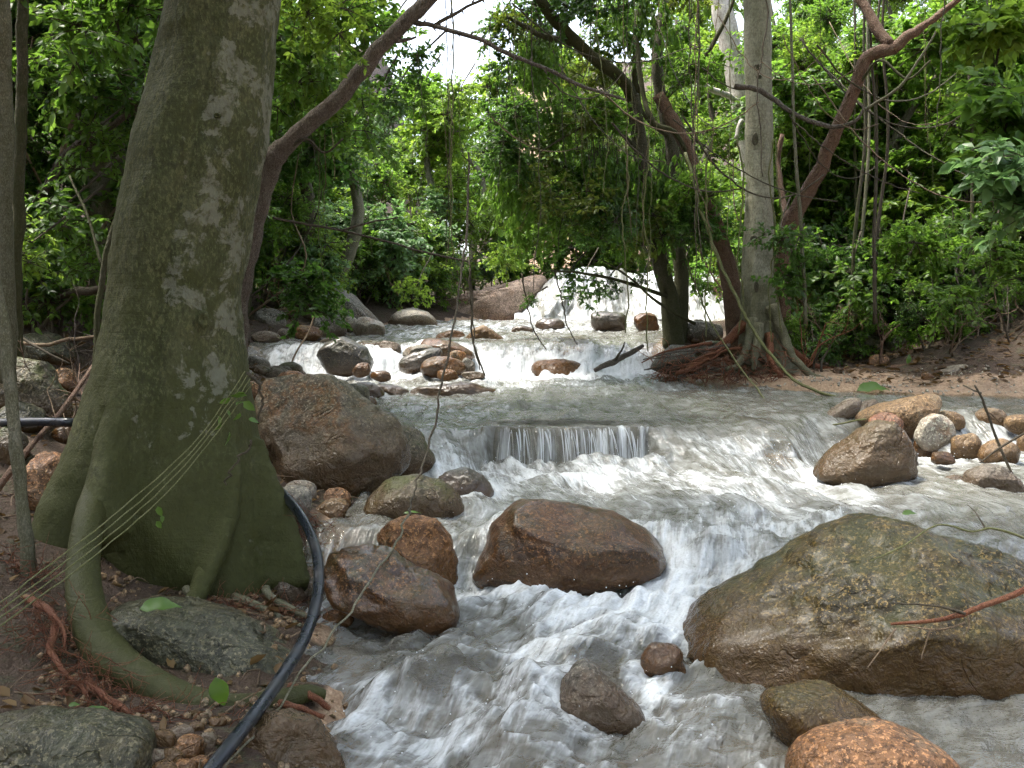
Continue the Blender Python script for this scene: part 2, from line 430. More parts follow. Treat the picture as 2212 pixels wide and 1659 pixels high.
def mat_water():
    t = NT('river_water')
    fl = t.attr('flow', True)
    foam = t.attr('foam'); thin = t.attr('thin')
    def sc(v):
        m = t.new('ShaderNodeVectorMath', operation='MULTIPLY'); t.l(fl, m.inputs[0]); m.inputs[1].default_value = v
        return m.outputs[0]
    s1 = t.noise(sc((12, 1.7, 1)), 1.0, 3, 0.62, 0.35)
    s2 = t.noise(sc((48, 5.0, 1)), 1.0, 2, 0.65, 0.3)
    s3 = t.noise(sc((7, 4.0, 1)), 1.0, 3, 0.65, 0.6)
    fine = t.noise(sc((85, 38, 1)), 1.0, 1, 0.6)
    n = t.math('ADD', t.math('MULTIPLY', s1, 0.50), t.math('ADD', t.math('MULTIPLY', s2, 0.25), t.math('MULTIPLY', s3, 0.25)))
    f = t.math('ADD', foam, t.math('MULTIPLY', t.math('SUBTRACT', n, 0.5), 3.0))
    f = t.rng(f, 0.34, 1.40)
    f = t.math('MULTIPLY', f, t.rng(fine, 0.25, 0.6, 0.80, 1.0))
    wcol = t.mix(t.rng(s3, 0.35, 0.65), (0.125, 0.121, 0.100), (0.225, 0.227, 0.208))
    p = t.p
    t.l(t.mix(f, wcol, (0.72, 0.75, 0.77)), p.inputs['Base Color'])
    t.l(t.rng(f, 0.0, 0.8, 0.09, 0.5), p.inputs['Roughness'])
    p.inputs['IOR'].default_value = 1.33
    p.inputs['Specular IOR Level'].default_value = 0.9
    h = t.math('ADD', t.math('MULTIPLY', s2, 0.7), t.math('MULTIPLY', fine, 0.45))
    b = t.bump(t.math('ADD', t.math('MULTIPLY', s3, 0.6), s1), 0.55, 0.06)
    t.l(t.bump(h, 0.55, 0.016, b), p.inputs['Normal'])
    # thin films let the rock under them show through, foam threads stay
    tr = t.new('ShaderNodeBsdfTransparent'); tr.inputs[0].default_value = (0.93, 0.87, 0.76, 1)
    mx = t.new('ShaderNodeMixShader')
    al = t.math('SUBTRACT', 1.0, t.math('MULTIPLY', thin, t.math('SUBTRACT', 0.82, t.math('MULTIPLY', f, 0.75))), clamp=True)
    t.l(al, mx.inputs[0]); t.l(tr.outputs[0], mx.inputs[1]); t.l(p.outputs[0], mx.inputs[2])
    t.l(mx.outputs[0], t.out.inputs['Surface'])
    return t.m
M_WATER = mat_water()

def mat_strand():
    t = NT('falling_water_threads')
    g = t.new('ShaderNodeNewGeometry')
    t.l(t.mix(g.outputs['Random Per Island'], (0.62, 0.66, 0.70), (0.88, 0.89, 0.90)), t.p.inputs['Base Color'])
    t.p.inputs['Roughness'].default_value = 0.25
    tl = t.new('ShaderNodeBsdfTranslucent'); tl.inputs[0].default_value = (0.85, 0.87, 0.9, 1)
    mx = t.new('ShaderNodeMixShader'); mx.inputs[0].default_value = 0.4
    t.l(t.p.outputs[0], mx.inputs[1]); t.l(tl.outputs[0], mx.inputs[2]); t.l(mx.outputs[0], t.out.inputs['Surface'])
    return t.m
M_STRAND = mat_strand()

def mat_hose():
    t = NT('black_hose_plastic')
    co = t.coord('Object', False)
    n = t.noise(co, 7, 2, 0.6)
    t.l(t.mix(t.rng(n, 0.5, 0.7), (0.012, 0.016, 0.022), (0.035, 0.036, 0.036)), t.p.inputs['Base Color'])
    t.l(t.rng(n, 0.4, 0.7, 0.24, 0.42), t.p.inputs['Roughness'])
    return t.m
M_HOSE = mat_hose()
# ------------------------------------------------------------------ lie of the land: stream profile, banks
BASE = [(-30, -2.0), (0, -0.14), (2, -0.06), (3.2, 0.0), (5.0, 0.04), (5.6, 0.05), (7.4, 0.07), (8.1, 0.085), (12.2, 0.13), (13.3, 0.14), (19.4, 0.41), (21, 0.43), (30, 0.53)]
DROPS = [  # foot line f(x), width w(x), height
    dict(f=[(-9, 3.5), (-0.9, 3.5), (0.3, 3.6), (1.0, 3.7), (2, 3.6), (9, 3.6)], w=[(-9, 0.6), (9, 0.6)], h=0.07),
    dict(f=[(-9, 5.0), (-0.5, 5.0), (0.0, 5.02), (0.8, 4.85), (1.3, 4.5), (1.8, 4.3), (9, 4.25)],
         w=[(-9, 0.4), (-0.4, 0.3), (0.1, 0.35), (0.8, 0.65), (1.4, 0.75), (9, 0.7)], h=0.22),
    dict(f=[(-9, 6.7), (-0.75, 6.7), (-0.34, 6.9), (-0.16, 7.50), (-0.1, 7.52), (0.0, 7.45), (0.12, 7.46), (0.2, 7.40), (0.35, 7.43), (0.47, 7.37), (0.6, 7.41), (0.72, 7.40), (0.85, 7.48), (0.95, 7.50), (1.04, 7.52), (1.36, 6.8), (1.6, 6.5), (2.1, 6.9), (2.6, 7.9), (9, 8.1)],
         w=[(-9, 0.9), (-0.75, 0.85), (-0.34, 0.65), (-0.14, 0.08), (1.02, 0.08), (1.36, 0.95), (1.6, 1.4), (2.1, 0.95), (2.6, 0.7), (9, 0.7)], h=0.27),
    dict(f=[(-9, 11.8), (-1.6, 11.9), (-0.8, 12.2), (0.5, 12.3), (1.6, 12.2), (9, 12.2)], w=[(-9, 0.5), (-1.6, 0.55), (-0.8, 0.9), (0.5, 0.9), (9, 0.9)], h=0.36),
    dict(f=[(-9, 9.1), (-1, 9.3), (0, 9.0), (1, 9.3), (2, 8.9), (3, 9.2), (9, 9.2)], w=[(-9, 0.4), (9, 0.4)], h=0.035),
    dict(f=[(-9, 10.7), (-1, 10.5), (0, 10.9), (1, 10.6), (2, 10.7), (9, 10.7)], w=[(-9, 0.4), (9, 0.4)], h=0.035),
]
def W(x, y):
    x = np.asarray(x, float); y = np.asarray(y, float)
    z = lerp_tab(BASE, y)
    for d in DROPS:
        z = z + d['h'] * sst((y - lerp_tab(d['f'], x)) / lerp_tab(d['w'], x))
    return z
XL = [(-30, -1.2), (0, -0.9), (2, -0.62), (3.2, -0.62), (4.2, -0.85), (5.0, -1.0), (6.5, -0.95), (8, -1.0), (10, -1.7), (11.5, -3.0), (13.5, -3.6), (15, -2.7), (18, -2.3), (19.5, -1.5), (22, 0.2), (40, 0.5)]
XR = [(-30, 9), (9.0, 9), (9.45, 5.6), (10.0, 4.1), (10.7, 2.8), (11.6, 2.1), (12.5, 1.95), (14, 2.5), (16, 2.6), (19.5, 4.3), (22, 4.3), (40, 3.0)]
def T(x, y):
    x = np.asarray(x, float); y = np.asarray(y, float)
    xl, xr = lerp_tab(XL, y), lerp_tab(XR, y)
    w = W(np.clip(x, xl, np.minimum(xr, 6)), y)
    sl, sr = xl - x, x - xr
    s0 = lerp_tab([(-30, 1.3), (3.6, 1.2), (5, 0.45), (7, 0.3), (30, 0.2)], y)
    far = 1 - 0.75 * sst((y - 19.5) / 5)
    L = 0.08 * sst(sl / 0.25) + 0.06 * np.maximum(sl, 0) + 0.24 * np.maximum(0, sl - s0) + 0.3 * np.maximum(0, sl - 3.0)
    R = 0.05 * sst(sr / 0.35) + 0.13 * np.maximum(0, sr - 1.0) + 0.25 * np.maximum(0, sr - 3.6)
    ins = np.minimum(-sl, -sr)
    z = w + np.where(sl > 0, L * far, 0) + np.where(sr > 0, R * far, 0) - np.where(ins > 0, 0.28 * sst(ins / 0.45), 0)
    hill = np.maximum(0, y - 20.6)
    z = z + hill * (0.10 + 0.24 * sst((np.abs(x + 0.06 * y) - 1.0) / 8.0)) - 0.06 * np.maximum(0, y - 45)
    amp = 0.05 + 0.35 * sst((np.maximum(sl, sr) - 1.5) / 6)
    z = z + np.where(np.maximum(sl, sr) > 0, amp, 0.05) * fbm(x * 0.9, y * 0.9, 0, 3, 4) + 0.02 * fbm(x * 5, y * 5, 0, 9, 2)
    return z
def S(x, y):
    return np.maximum(W(x, y), T(x, y))
def hit(u, v, f=S, lo=2.2, hi=60):
    r = ray(u, v)
    ys = np.concatenate([np.linspace(lo, 22, 1500), np.linspace(22.05, hi, 400)])
    x = r[0] / r[1] * ys; z = EYE + r[2] / r[1] * ys
    k = np.argmax(z <= f(x, ys))
    return np.array([x[k], ys[k], z[k]])

# ------------------------------------------------------------------ ground
gx = np.sinh(np.linspace(-3.6, 3.6, 250)) / math.sinh(3.6) * 95
gy = np.concatenate([np.linspace(-40, 1.5, 40), np.linspace(1.7, 24, 190), 24 + np.cumsum(np.linspace(0.15, 3.0, 62))])
GX, GY = np.meshgrid(gx, gy)
GZ = T(GX, GY)
def grid_faces(nr, nc, keep=None):
    i = np.arange(nr - 1)[:, None] * nc + np.arange(nc - 1)[None, :]
    F = np.stack([i, i + 1, i + nc + 1, i + nc], -1).reshape(-1, 4)
    return F if keep is None else F[keep.ravel()]
me = mk_mesh('ground', np.stack([GX, GY, GZ], -1).reshape(-1, 3), grid_faces(*GX.shape), M_GROUND)
sr = GX - lerp_tab(XR, GY)
sand = sst((sr + 0.6) / 0.4) * (1 - sst((sr - 1.2) / 1.2)) * sst((GY - 8.6) / 0.6) * (1 - sst((GY - 11.4) / 0.6))
sand = np.maximum(sand, 0.8 * (GX < 9) * (lerp_tab(XL, GY) < GX) * (GX < lerp_tab(XR, GY)))
fattr(me, 'sand', sand)
struct(link('ground', me), 'brown soil and leaf litter of the stream banks with a pale sand bar')

# ------------------------------------------------------------------ foam patches in the photograph: (u, v, half width, half height, amount)
FOAM = [(1240, 1030, 200, 16, .45), (1450, 1060, 300, 25, .25), (1600, 1110, 220, 30, .2), (1500, 1150, 160, 40, .3), (1450, 1250, 60, 60, .5),
        (1560, 1215, 90, 50, .5), (1330, 1320, 190, 45, .7), (1230, 1385, 110, 60, .5), (1440, 1350, 90, 50, .6), (1140, 1440, 60, 60, .45), (1180, 1500, 110, 60, .45),
        (1160, 1290, 130, 30, .3), (1000, 1275, 50, 35, .5), (1420, 1470, 60, 50, .45), (1500, 1540, 90, 40, .25), (900, 1540, 170, 30, .35), (1000, 1590, 200, 30, .25),
        (1200, 1630, 260, 30, .15), (960, 1440, 60, 25, .4), (830, 1490, 70, 45, .35), (790, 1540, 50, 50, .3), (730, 1560, 30, 40, .4),
        (1100, 1180, 40, 30, -.2), (1225, 912, 190, 8, -.8), (1250, 805, 260, 18, .55), (1000, 808, 250, 14, .6), (1150, 830, 150, 15, .3), (900, 800, 140, 20, .6), (1350, 810, 120, 20, .4),
        (640, 770, 90, 30, .5), (1480, 940, 110, 20, .12), (1620, 1000, 130, 30, .15), (1760, 1030, 60, 25, .5), (1640, 985, 80, 30, .2), (1580, 960, 90, 20, .25),
        (990, 985, 60, 35, .25), (960, 1035, 60, 22, .5), (1080, 1060, 50, 20, .45), (1000, 1090, 60, 40, .3), (1900, 1080, 150, 20, .2), (1750, 1130, 150, 30, .3),
        (2100, 960, 120, 25, .3), (2050, 1000, 100, 15, .25), (1800, 905, 60, 12, .1), (1700, 880, 140, 14, -.2), (1500, 850, 200, 15, -.15), (1300, 880, 200, 20, -.1),
        (1600, 1480, 90, 40, -.35), (1700, 1540, 120, 60, -.3), (2100, 1600, 160, 60, -.6), (820, 1400, 120, 40, -.35), (820, 1350, 120, 25, -.2),
        (1100, 712, 300, 10, .5), (900, 725, 80, 10, .4)]
FW = []
for u, v, a, b, k in FOAM:
    p = hit(u, v, W); p1 = hit(u, max(v - b, 696), W); p2 = hit(u, v + b, W)
    FW.append((p[0], p[1], a * ppm(p[1]), max(0.06, abs(p1[1] - p2[1]) / 2), k))

STREAM_ROCKS = []      # filled by the rocks below: x, y, rx, ry, foam
BUMPS = []             # swells of water over sunken rocks: x, y, rx, ry, height, thinness
def bump_px(u, v, ru, rv, h, thin):
    p = hit(u, v, W); a = hit(u, v - rv, W); b = hit(u, v + rv, W)
    BUMPS.append((p[0], p[1], ru * ppm(p[1]), abs(a[1] - b[1]) / 2, h, thin))
GC = [(2, -0.25), (3, -0.25), (3.6, 0.0), (4.3, 0.42), (5.0, 0.78), (5.8, 0.95), (6.5, 0.75), (7.5, 0.5), (9, 0.25), (12, 0.15), (14, 0.3), (17, 1.0), (19.6, 2.0)]

def build_water():
    # rows crowd where the water drops
    yy = np.linspace(1.6, 19.8, 6000)
    den = 1 / yy + 1.6 * np.exp(-((yy - 7.5) / 0.09) ** 2) + 0.35 * np.exp(-((yy - 7.2) / 0.4) ** 2) + 0.12 * np.exp(-((yy - 4.6) / 1.0) ** 2) + 0.10 * np.exp(-((yy - 12.4) / 0.6) ** 2)
    cdf = np.cumsum(den); cdf /= cdf[-1]
    ys = np.interp(np.linspace(0, 1, 640), cdf, yy)
    q = np.linspace(-1, 1, 620)
    Y = np.repeat(ys[:, None], len(q), 1)
    X = q[None, :] * (1.15 + 0.60 * ys[:, None])
    Z = W(X, Y)
    foam = np.full(X.shape, 0.16)
    for d, amp, Lg in zip(DROPS, (0.3, 0.40, 0.45, 0.5, 0.25, 0.3), (1.0, 0.8, 1.4, 0.9, 0.6, 0.6)):
        f, w = lerp_tab(d['f'], X), lerp_tab(d['w'], X)
        t = (Y - f) / w
        foam += np.where(t < 0, amp * np.exp(-np.maximum(f - Y, 0) / Lg), amp * 0.5 * sst(1.2 - t))
    for x, y, a, b, k in FW:
        foam += k * np.exp(-(((X - x) / a) ** 2 + ((Y - y) / b) ** 2))
    foam += 0.4 * sst((Y - 15) / 4)
    calm = sst((X - 1.0) / 0.45) * sst((4.15 - Y) / 0.35); foam = foam * (1 - 0.95 * calm) - 0.25 * calm
    foam *= 1 - 0.6 * sst((X - 2.2 - 0.3 * (Y - 8)) / 1.0) * sst((Y - 8.2) / 0.8) * (Y < 11.5)
    s = X - lerp_tab(GC, Y)
    turb = np.clip(foam, 0, 1.1)
    n1 = fbm(s * 3.2 + 0.6 * fbm(X * 2, Y * 2, 0, 5, 2), Y * 2.0, 0, 21, 4)
    n2 = fbm(s * 11, Y * 4.5, 0, 31, 3)
    n3 = fbm(X * 26, Y * 16, 0, 41, 2)
    near = 1 / (1 + (Y / 9) ** 2)
    Z = Z + (0.014 + 0.045 * turb) * n1 + (0.007 + 0.013 * turb) * n2 + 0.003 * turb * n3
    # long tongues of current
    Z = Z + 0.018 * np.sin(s * 9 + 2.2 * fbm(X * 1.2, Y * 0.8, 0, 55, 2)) * sst(turb * 1.4) * near * 2
    Z = Z + 0.07 * np.exp(-((Y - 7.3) / 0.10) ** 2) * np.clip(0.35 + fbm(X * 7, Y * 3, 0, 91, 3), 0, 1) * (X > -0.3) * (X < 1.2)
    fg = sst((5.2 - Y) / 0.5) * (1 - calm)
    chop = 1 - np.abs(fbm(s * 3.4 + 0.8 * n1, Y * 3.6, 0, 63, 3)) * 1.6
    Z = Z + fg * 0.026 * (np.clip(chop, -0.5, 1) - 0.3) + fg * 0.005 * fbm(X * 17, Y * 15, 0, 64, 3)
    foam += fg * (0.38 * np.clip(chop, 0, 1) ** 2 - 0.14)
    thin = np.zeros(X.shape)
    for x, y, a, b, h, k in BUMPS:
        g = np.exp(-(((X - x) / a) ** 2 + ((Y - y) / b) ** 2) ** 1.5)
        Z += h * g; thin = np.maximum(thin, k * g); foam -= 0.25 * k * g
    for x, y, a, b, k in STREAM_ROCKS:
        dd = np.sqrt(((X - x) / a) ** 2 + ((Y - y) / b) ** 2) - 1
        ring = np.exp(-(dd / 0.22) ** 2)
        foam += 1.6 * k * ring * (0.6 + 0.6 * n1)
        Z += k * ring * (0.07 * (Y > y) + 0.05 * np.clip(n2 + 0.3, 0, 1))
    thin = np.maximum(thin, 0.30 * sst((4.9 - Y) / 0.5))
    thin = np.maximum(thin, 0.55 * (1 - sst((X - lerp_tab(XL, Y)) / 0.35)))
    thin = np.maximum(thin, 0.75 * (1 - sst((lerp_tab(XR, Y) - X) / 0.8)))
    ft = Y * 1.1 + Z * 1.6 - 0.8 * np.maximum(0, 5.1 - Y)
    cx = (X[:-1, :-1] + X[1:, 1:]) / 2; cy = (Y[:-1, :-1] + Y[1:, 1:]) / 2
    keep = (cx > lerp_tab(XL, cy) - 0.5) & (cx < lerp_tab(XR, cy) + 0.35)
    me = mk_mesh('stream_water', np.stack([X, Y, Z], -1).reshape(-1, 3), grid_faces(*X.shape, keep), M_WATER)
    fattr(me, 'foam', np.clip(foam, -0.3, 1.2)); fattr(me, 'thin', thin)
    vattr(me, 'flow', np.stack([s, ft, np.zeros_like(s)], -1).reshape(-1, 3))
    o = struct(link('stream_water', me), 'foaming brownish stream water rushing down between the boulders')
    # waterfall at the head of the reach
    a = np.linspace(0, 1, 160); b = np.linspace(0, 1, 90)
    A, B = np.meshgrid(a, b)
    x0 = 0.05 + 4.5 * A
    crest = 2.44 - 0.85 * (1 - sst(A / 0.30)) ** 1.3 - 0.10 * sst((A - 0.8) / 0.2) + 0.06 * fbm(A * 7, A * 0, 0, 71, 3)
    prof = np.clip(B * 1.25 - 0.25, 0, 1)
    drop = sst(prof) * 0.55 + 0.45 * np.where(prof < 0.45, sst(prof / 0.45) * 0.5, 0.5 + 0.5 * sst((prof - 0.45) / 0.55))
    Yf = 21.0 + 1.6 * np.clip(0.2 - B, 0, 1) * 5 - 1.45 * prof + 0.22 * fbm(A * 9, B * 2.0, 0, 72, 4)
    Zf = crest - (crest - 1.36) * drop + 0.05 * fbm(A * 22, B * 3, 0, 73, 3)
    me = mk_mesh('waterfall', np.stack([x0, Yf, Zf], -1).reshape(-1, 3), grid_faces(*A.shape), M_WATER)
    fattr(me, 'foam', np.clip(0.95 + 0.45 * fbm(A * 6, B * 1.5, 0, 74, 4), 0.2, 1.3).ravel()); fattr(me, 'thin', np.zeros(A.size))
    vattr(me, 'flow', np.stack([x0, Zf * 1.2, 0 * A], -1).reshape(-1, 3))
    struct(link('waterfall', me), 'white waterfall at the head of the stream')
    # froth thrown up below the drops and round the rocks
    r = np.random.default_rng(12)
    pick = np.argwhere((foam > 0.55) & (Y > 3.0) & (Y < 9.5) & (np.abs(X) < 0.6 * Y))
    pick = pick[r.choice(len(pick), 900, replace=False)]
    pick = [(a_, b_) for a_, b_ in pick if not any(((X[a_, b_] - x) / a) ** 2 + ((Y[a_, b_] - y) / b) ** 2 < 1.5 for x, y, a, b, k in STREAM_ROCKS)]
    Q, F0 = ico(1); Vs, Fs = [], []
    for i, (a_, b_) in enumerate(pick):
        s_ = r.uniform(0.0015, 0.004)
        Vs.append(Q * s_ + np.array([X[a_, b_] + r.normal() * 0.02, Y[a_, b_] + r.normal() * 0.02, Z[a_, b_] + abs(r.normal()) ** 1.5 * 0.035])); Fs.append(F0 + i * len(Q))
    c = link('spray_drops', mk_mesh('spray_drops', np.concatenate(Vs), np.concatenate(Fs), M_STRAND), o); c['kind'] = 'stuff'
    # threads of water
    def threads(name, gen, n, sd):
        r = np.random.default_rng(sd)
        V, F = [], []
        for i in range(n):
            P, wd_ = gen(r)
            k = len(P); b0 = len(V)
            side = np.array([1.0, 0.15 * r.normal(), 0])
            for j in range(k):
                w_ = wd_ * (0.25 + 0.75 * math.sin(math.pi * (0.08 + 0.88 * j / (k - 1)))) / 2
                V += [P[j] - side * w_, P[j] + np.array([0, -0.5 * w_, 0.3 * w_]), P[j] + side * w_]
            for j in range(k - 1):
                q0 = b0 + 3 * j
                F += [[q0, q0 + 1, q0 + 4, q0 + 3], [q0 + 1, q0 + 2, q0 + 5, q0 + 4]]
        m = mk_mesh(name, np.array(V), np.array(F), M_STRAND)
        c = link(name, m, o); c['kind'] = 'stuff'
        return c
    def ledge(r):
        x = (-0.12 + 1.12 * r.beta(1.25, 1.25)); x += 0.035 * math.sin(x * 23) + 0.02 * math.sin(x * 61)
        v0 = r.uniform(0.25, 0.6); z0 = float(W(x, 7.56)) + 0.004 + 0.004 * r.normal(); dep = r.uniform(0.20, 0.29); st = r.uniform(0, 0.1) if r.random() < 0.6 else r.uniform(0, 0.25)
        tt = np.linspace(math.sqrt(2 * st * dep / 9.8) if st else 0, math.sqrt(2 * dep / 9.8), 7)
        yl = float(lerp_tab(DROPS[2]['f'], x)) + 0.055
        dx = 0.03 + r.normal() * 0.03
        return [np.array([x + dx * q / 0.24, yl - v0 * q * 0.9, z0 - 4.9 * q * q]) for q in tt], r.uniform(0.003, 0.009) * (1 if r.random() < 0.9 else 2.0)
    threads('falling_strands', ledge, 80, 1)
    # the glassy sheet that bends over the ledge
    a = np.linspace(-0.24, 1.14, 260); q = np.linspace(-0.35, 1, 34)
    A, B = np.meshgrid(a, q)
    lip = lerp_tab(DROPS[2]['f'], A) + 0.07 + 0.25 * sst((-0.10 - A) / 0.14) + 0.25 * sst((A - 1.0) / 0.14)
    v0 = 0.42 + 0.16 * fbm(A * 5, 0.0, 0, 95, 3)
    tt = np.clip(B, 0, 1) * 0.25
    Yc = lip - np.minimum(B, 0) * 0.3 - v0 * tt
    Zc = W(A, np.maximum(lip, 7.6)) + 0.004 - 4.9 * tt * tt + 0.004 * fbm(A * 30, B, 0, 96, 2)
    me = mk_mesh('ledge_sheet', np.stack([A, Yc, Zc], -1).reshape(-1, 3), grid_faces(*A.shape), M_WATER)
    fattr(me, 'foam', (0.46 + 0.34 * np.clip(B, 0, 1) + 0.35 * fbm(A * 5 + 2, B * 0.4, 0, 97, 2) + 0.25 * fbm(A * 19, B * 0.4, 0, 98, 2)).ravel())
    fattr(me, 'thin', (0.75 * sst((B + 0.3) / 0.3)).ravel())
    vattr(me, 'flow', np.stack([A * 2.2, B * 0.25, 0 * A], -1).reshape(-1, 3))
    link('ledge_sheet', me, o)
    def slope(x0, x1, y0, y1, Lm, wm):
        def g(r):
            x, y = r.uniform(x0, x1), r.uniform(y0, y1); Ln = Lm * r.uniform(0.5, 1.3)
            s_ = x - float(lerp_tab(GC, y)); P = []
            wob = r.uniform(0, 6)
            for j in range(7):
                yy_ = y - Ln * j / 6; xx = s_ + float(lerp_tab(GC, yy_)) + 0.01 * math.sin(wob + j)
                P.append(np.array([xx, yy_, float(W(xx, yy_)) + 0.012 + 0.02 * r.random()]))
            return P, r.uniform(0.4, 1.0) * wm
        return g
# ------------------------------------------------------------------ rocks
_ICO = {}
def ico(n):
    if n not in _ICO:
        bm = bmesh.new(); bmesh.ops.create_icosphere(bm, subdivisions=n, radius=1.0)
        _ICO[n] = (np.array([v.co[:] for v in bm.verts]), np.array([[v.index for v in f.verts] for f in bm.faces]))
        bm.free()
    return _ICO[n]
ROCKN = [0]
def rock(label, out, mat, d=None, planes=(), D=0.8, tilt=0.0, pw=0.8, cuts=12, rough=1.0, group=None, sub=None, sink=0.25, foam=0.0, name='boulder', seed=None, back=0.55, low=0.0):
    """out: outline in the photograph, or (left, right, top, bottom) of it. The rock stands where its foot meets the stream or the bank."""
    ROCKN[0] += 1
    sd_ = seed if seed is not None else ROCKN[0] * 13
    if len(out) == 4 and not hasattr(out[0], '__len__'):
        l, r_, t_, b_ = out
        cu, cv, a, b = (l + r_) / 2, (t_ + b_) / 2, (r_ - l) / 2, (b_ - t_) / 2
        th = np.linspace(0, 2 * math.pi, 40, endpoint=False)
        rr = np.random.default_rng(sd_)
        k1, k2, p1, p2 = rr.uniform(0.03, 0.09), rr.uniform(0.02, 0.06), rr.uniform(0, 6), rr.uniform(0, 6)
        m = 1 + k1 * np.cos(2 * th + p1) + k2 * np.cos(3 * th + p2)
        ct, st_ = np.cos(th), np.sin(th)
        ex = rr.uniform(0.72, 0.95)
        ox, oy = np.sign(ct) * np.abs(ct) ** ex * m, np.sign(st_) * np.abs(st_) ** ex * m
        c_, s_ = math.cos(tilt), math.sin(tilt)
        ox, oy = ox * c_ * a - oy * s_ * b, ox * s_ * a + oy * c_ * b
        ox = ox / np.abs(ox).max() * a; oy = oy / np.abs(oy).max() * b
        out = list(zip(cu + ox, cv + oy))
    O = np.array(out, float)
    cu = (O[:, 0].min() + O[:, 0].max()) / 2; cv = (O[:, 1].min() + O[:, 1].max()) / 2
    if d is None:
        p = hit(cu, O[:, 1].max() - 2)
        hw0 = (O[:, 0].max() - O[:, 0].min()) / 2 * ppm(p[1])
        d = p[1] + back * D * hw0
    C = at(cu, cv, d)
    C[2] -= low
    P = np.array([at(u, v, d) for u, v in O]) - at(cu, cv, d)
    hw = (P[:, 0].max() - P[:, 0].min()) / 2; hh = (P[:, 2].max() - P[:, 2].min()) / 2
    Dm = D * hw
    th = np.arctan2(P[:, 2], P[:, 0]); rad = np.hypot(P[:, 0], P[:, 2])
    # resample the outline by angle
    Pc = np.vstack([P, P[:1]]); seg = []
    for i in range(len(P)):
        for t in np.linspace(0, 1, 12, endpoint=False): seg.append(Pc[i] * (1 - t) + Pc[i + 1] * t)
    seg = np.array(seg); th = np.arctan2(seg[:, 2], seg[:, 0]); rad = np.hypot(seg[:, 0], seg[:, 2])
    o_ = np.argsort(th); th, rad = th[o_], rad[o_]
    tg = np.linspace(-math.pi, math.pi, 181); rg = np.interp(tg, np.concatenate([th - 2 * math.pi, th, th + 2 * math.pi]), np.concatenate([rad, rad, rad]))
    ker = np.ones(5) / 5; rg = np.convolve(np.concatenate([rg[-5:-1], rg, rg[1:5]]), ker, 'same')[4:-4]
    px_ = (O[:, 0].max() - O[:, 0].min()) / 2.16
    n = sub or (6 if px_ > 200 else 5 if px_ > 60 else 4 if px_ > 22 else 3)
    Q, F = ico(n)
    ang = np.arctan2(Q[:, 2], Q[:, 0]); r = np.hypot(Q[:, 0], Q[:, 2])
    R = np.interp(ang, tg, rg)
    down = np.clip(-np.sin(ang), 0, 1)
    R = R * (1 + sink * down)
    rp = r ** pw
    V = np.stack([np.cos(ang) * R * rp, np.sign(Q[:, 1]) * np.abs(Q[:, 1]) ** 0.85 * Dm, np.sin(ang) * R * rp], -1)
    rr = np.random.default_rng(sd_ + 5)
    sz = (hw + hh + Dm) / 3
    # broken faces: planes that slice the front, top and back a little
    for c in range(cuts):
        nrm = np.array([rr.normal() * 0.5, -abs(rr.normal()) if c % 3 else abs(rr.normal()), rr.normal() * 0.7 + 0.3]); nrm /= np.linalg.norm(nrm)
        h = V @ nrm; lim = h.max() * rr.uniform(0.70, 0.93)
        ex = np.maximum(0, h - lim)
        edge = 1 - 0.75 * np.clip(r ** 6, 0, 1)          # leave the outline alone
        V = V - (ex * 0.95 * edge)[:, None] * nrm
    for nx, ny, nz_, fr in planes:
        nrm = np.array([nx, ny, nz_]); nrm /= np.linalg.norm(nrm); h = V @ nrm
        V = V - (np.maximum(0, h - h.max() * fr) * 0.94)[:, None] * nrm
    f0 = 1.3 / sz
    off = rr.uniform(0, 50, 3)
    nv = fbm(V[:, 0] * f0 + off[0], V[:, 1] * f0 + off[1], V[:, 2] * f0 + off[2], sd_, 5, 0.52)
    rid = 1 - np.abs(fbm(V[:, 0] * f0 * 1.7 + off[1], V[:, 1] * f0 * 1.7, V[:, 2] * f0 * 1.7 + off[0], sd_ + 3, 4, 0.5)) * 2
    nn = V / (np.linalg.norm(V, axis=1)[:, None] + 1e-9)
    V = V + nn * (sz * rough * (0.075 * nv - 0.045 * np.clip(rid - 0.72, 0, 1) * 2.2))[:, None]
    f1 = f0 * 6
    V = V + nn * (sz * rough * 0.016 * fbm(V[:, 0] * f1, V[:, 1] * f1, V[:, 2] * f1, sd_ + 9, 3, 0.6))[:, None]
    base = np.array([C[0], C[1], C[2] + V[:, 2].min()])
    V = V + C - base
    me = mk_mesh(name, V, F, mat)
    wl = float(W(C[0], C[1] - 0.5 * Dm)) if lerp_tab(XL, C[1]) - 0.3 < C[0] < lerp_tab(XR, C[1]) + 0.2 else -9.0
    if wl < -1: wl = base[2] + V[:, 2].max() * 0.15
    fattr(me, 'hz', V[:, 2] + base[2] - wl)
    o = link(name, me, None, tuple(base))
    tag(o, label, 'rock', group)
    if foam: STREAM_ROCKS.append((C[0], C[1], hw * 1.0, Dm * 1.0, foam))
    return o

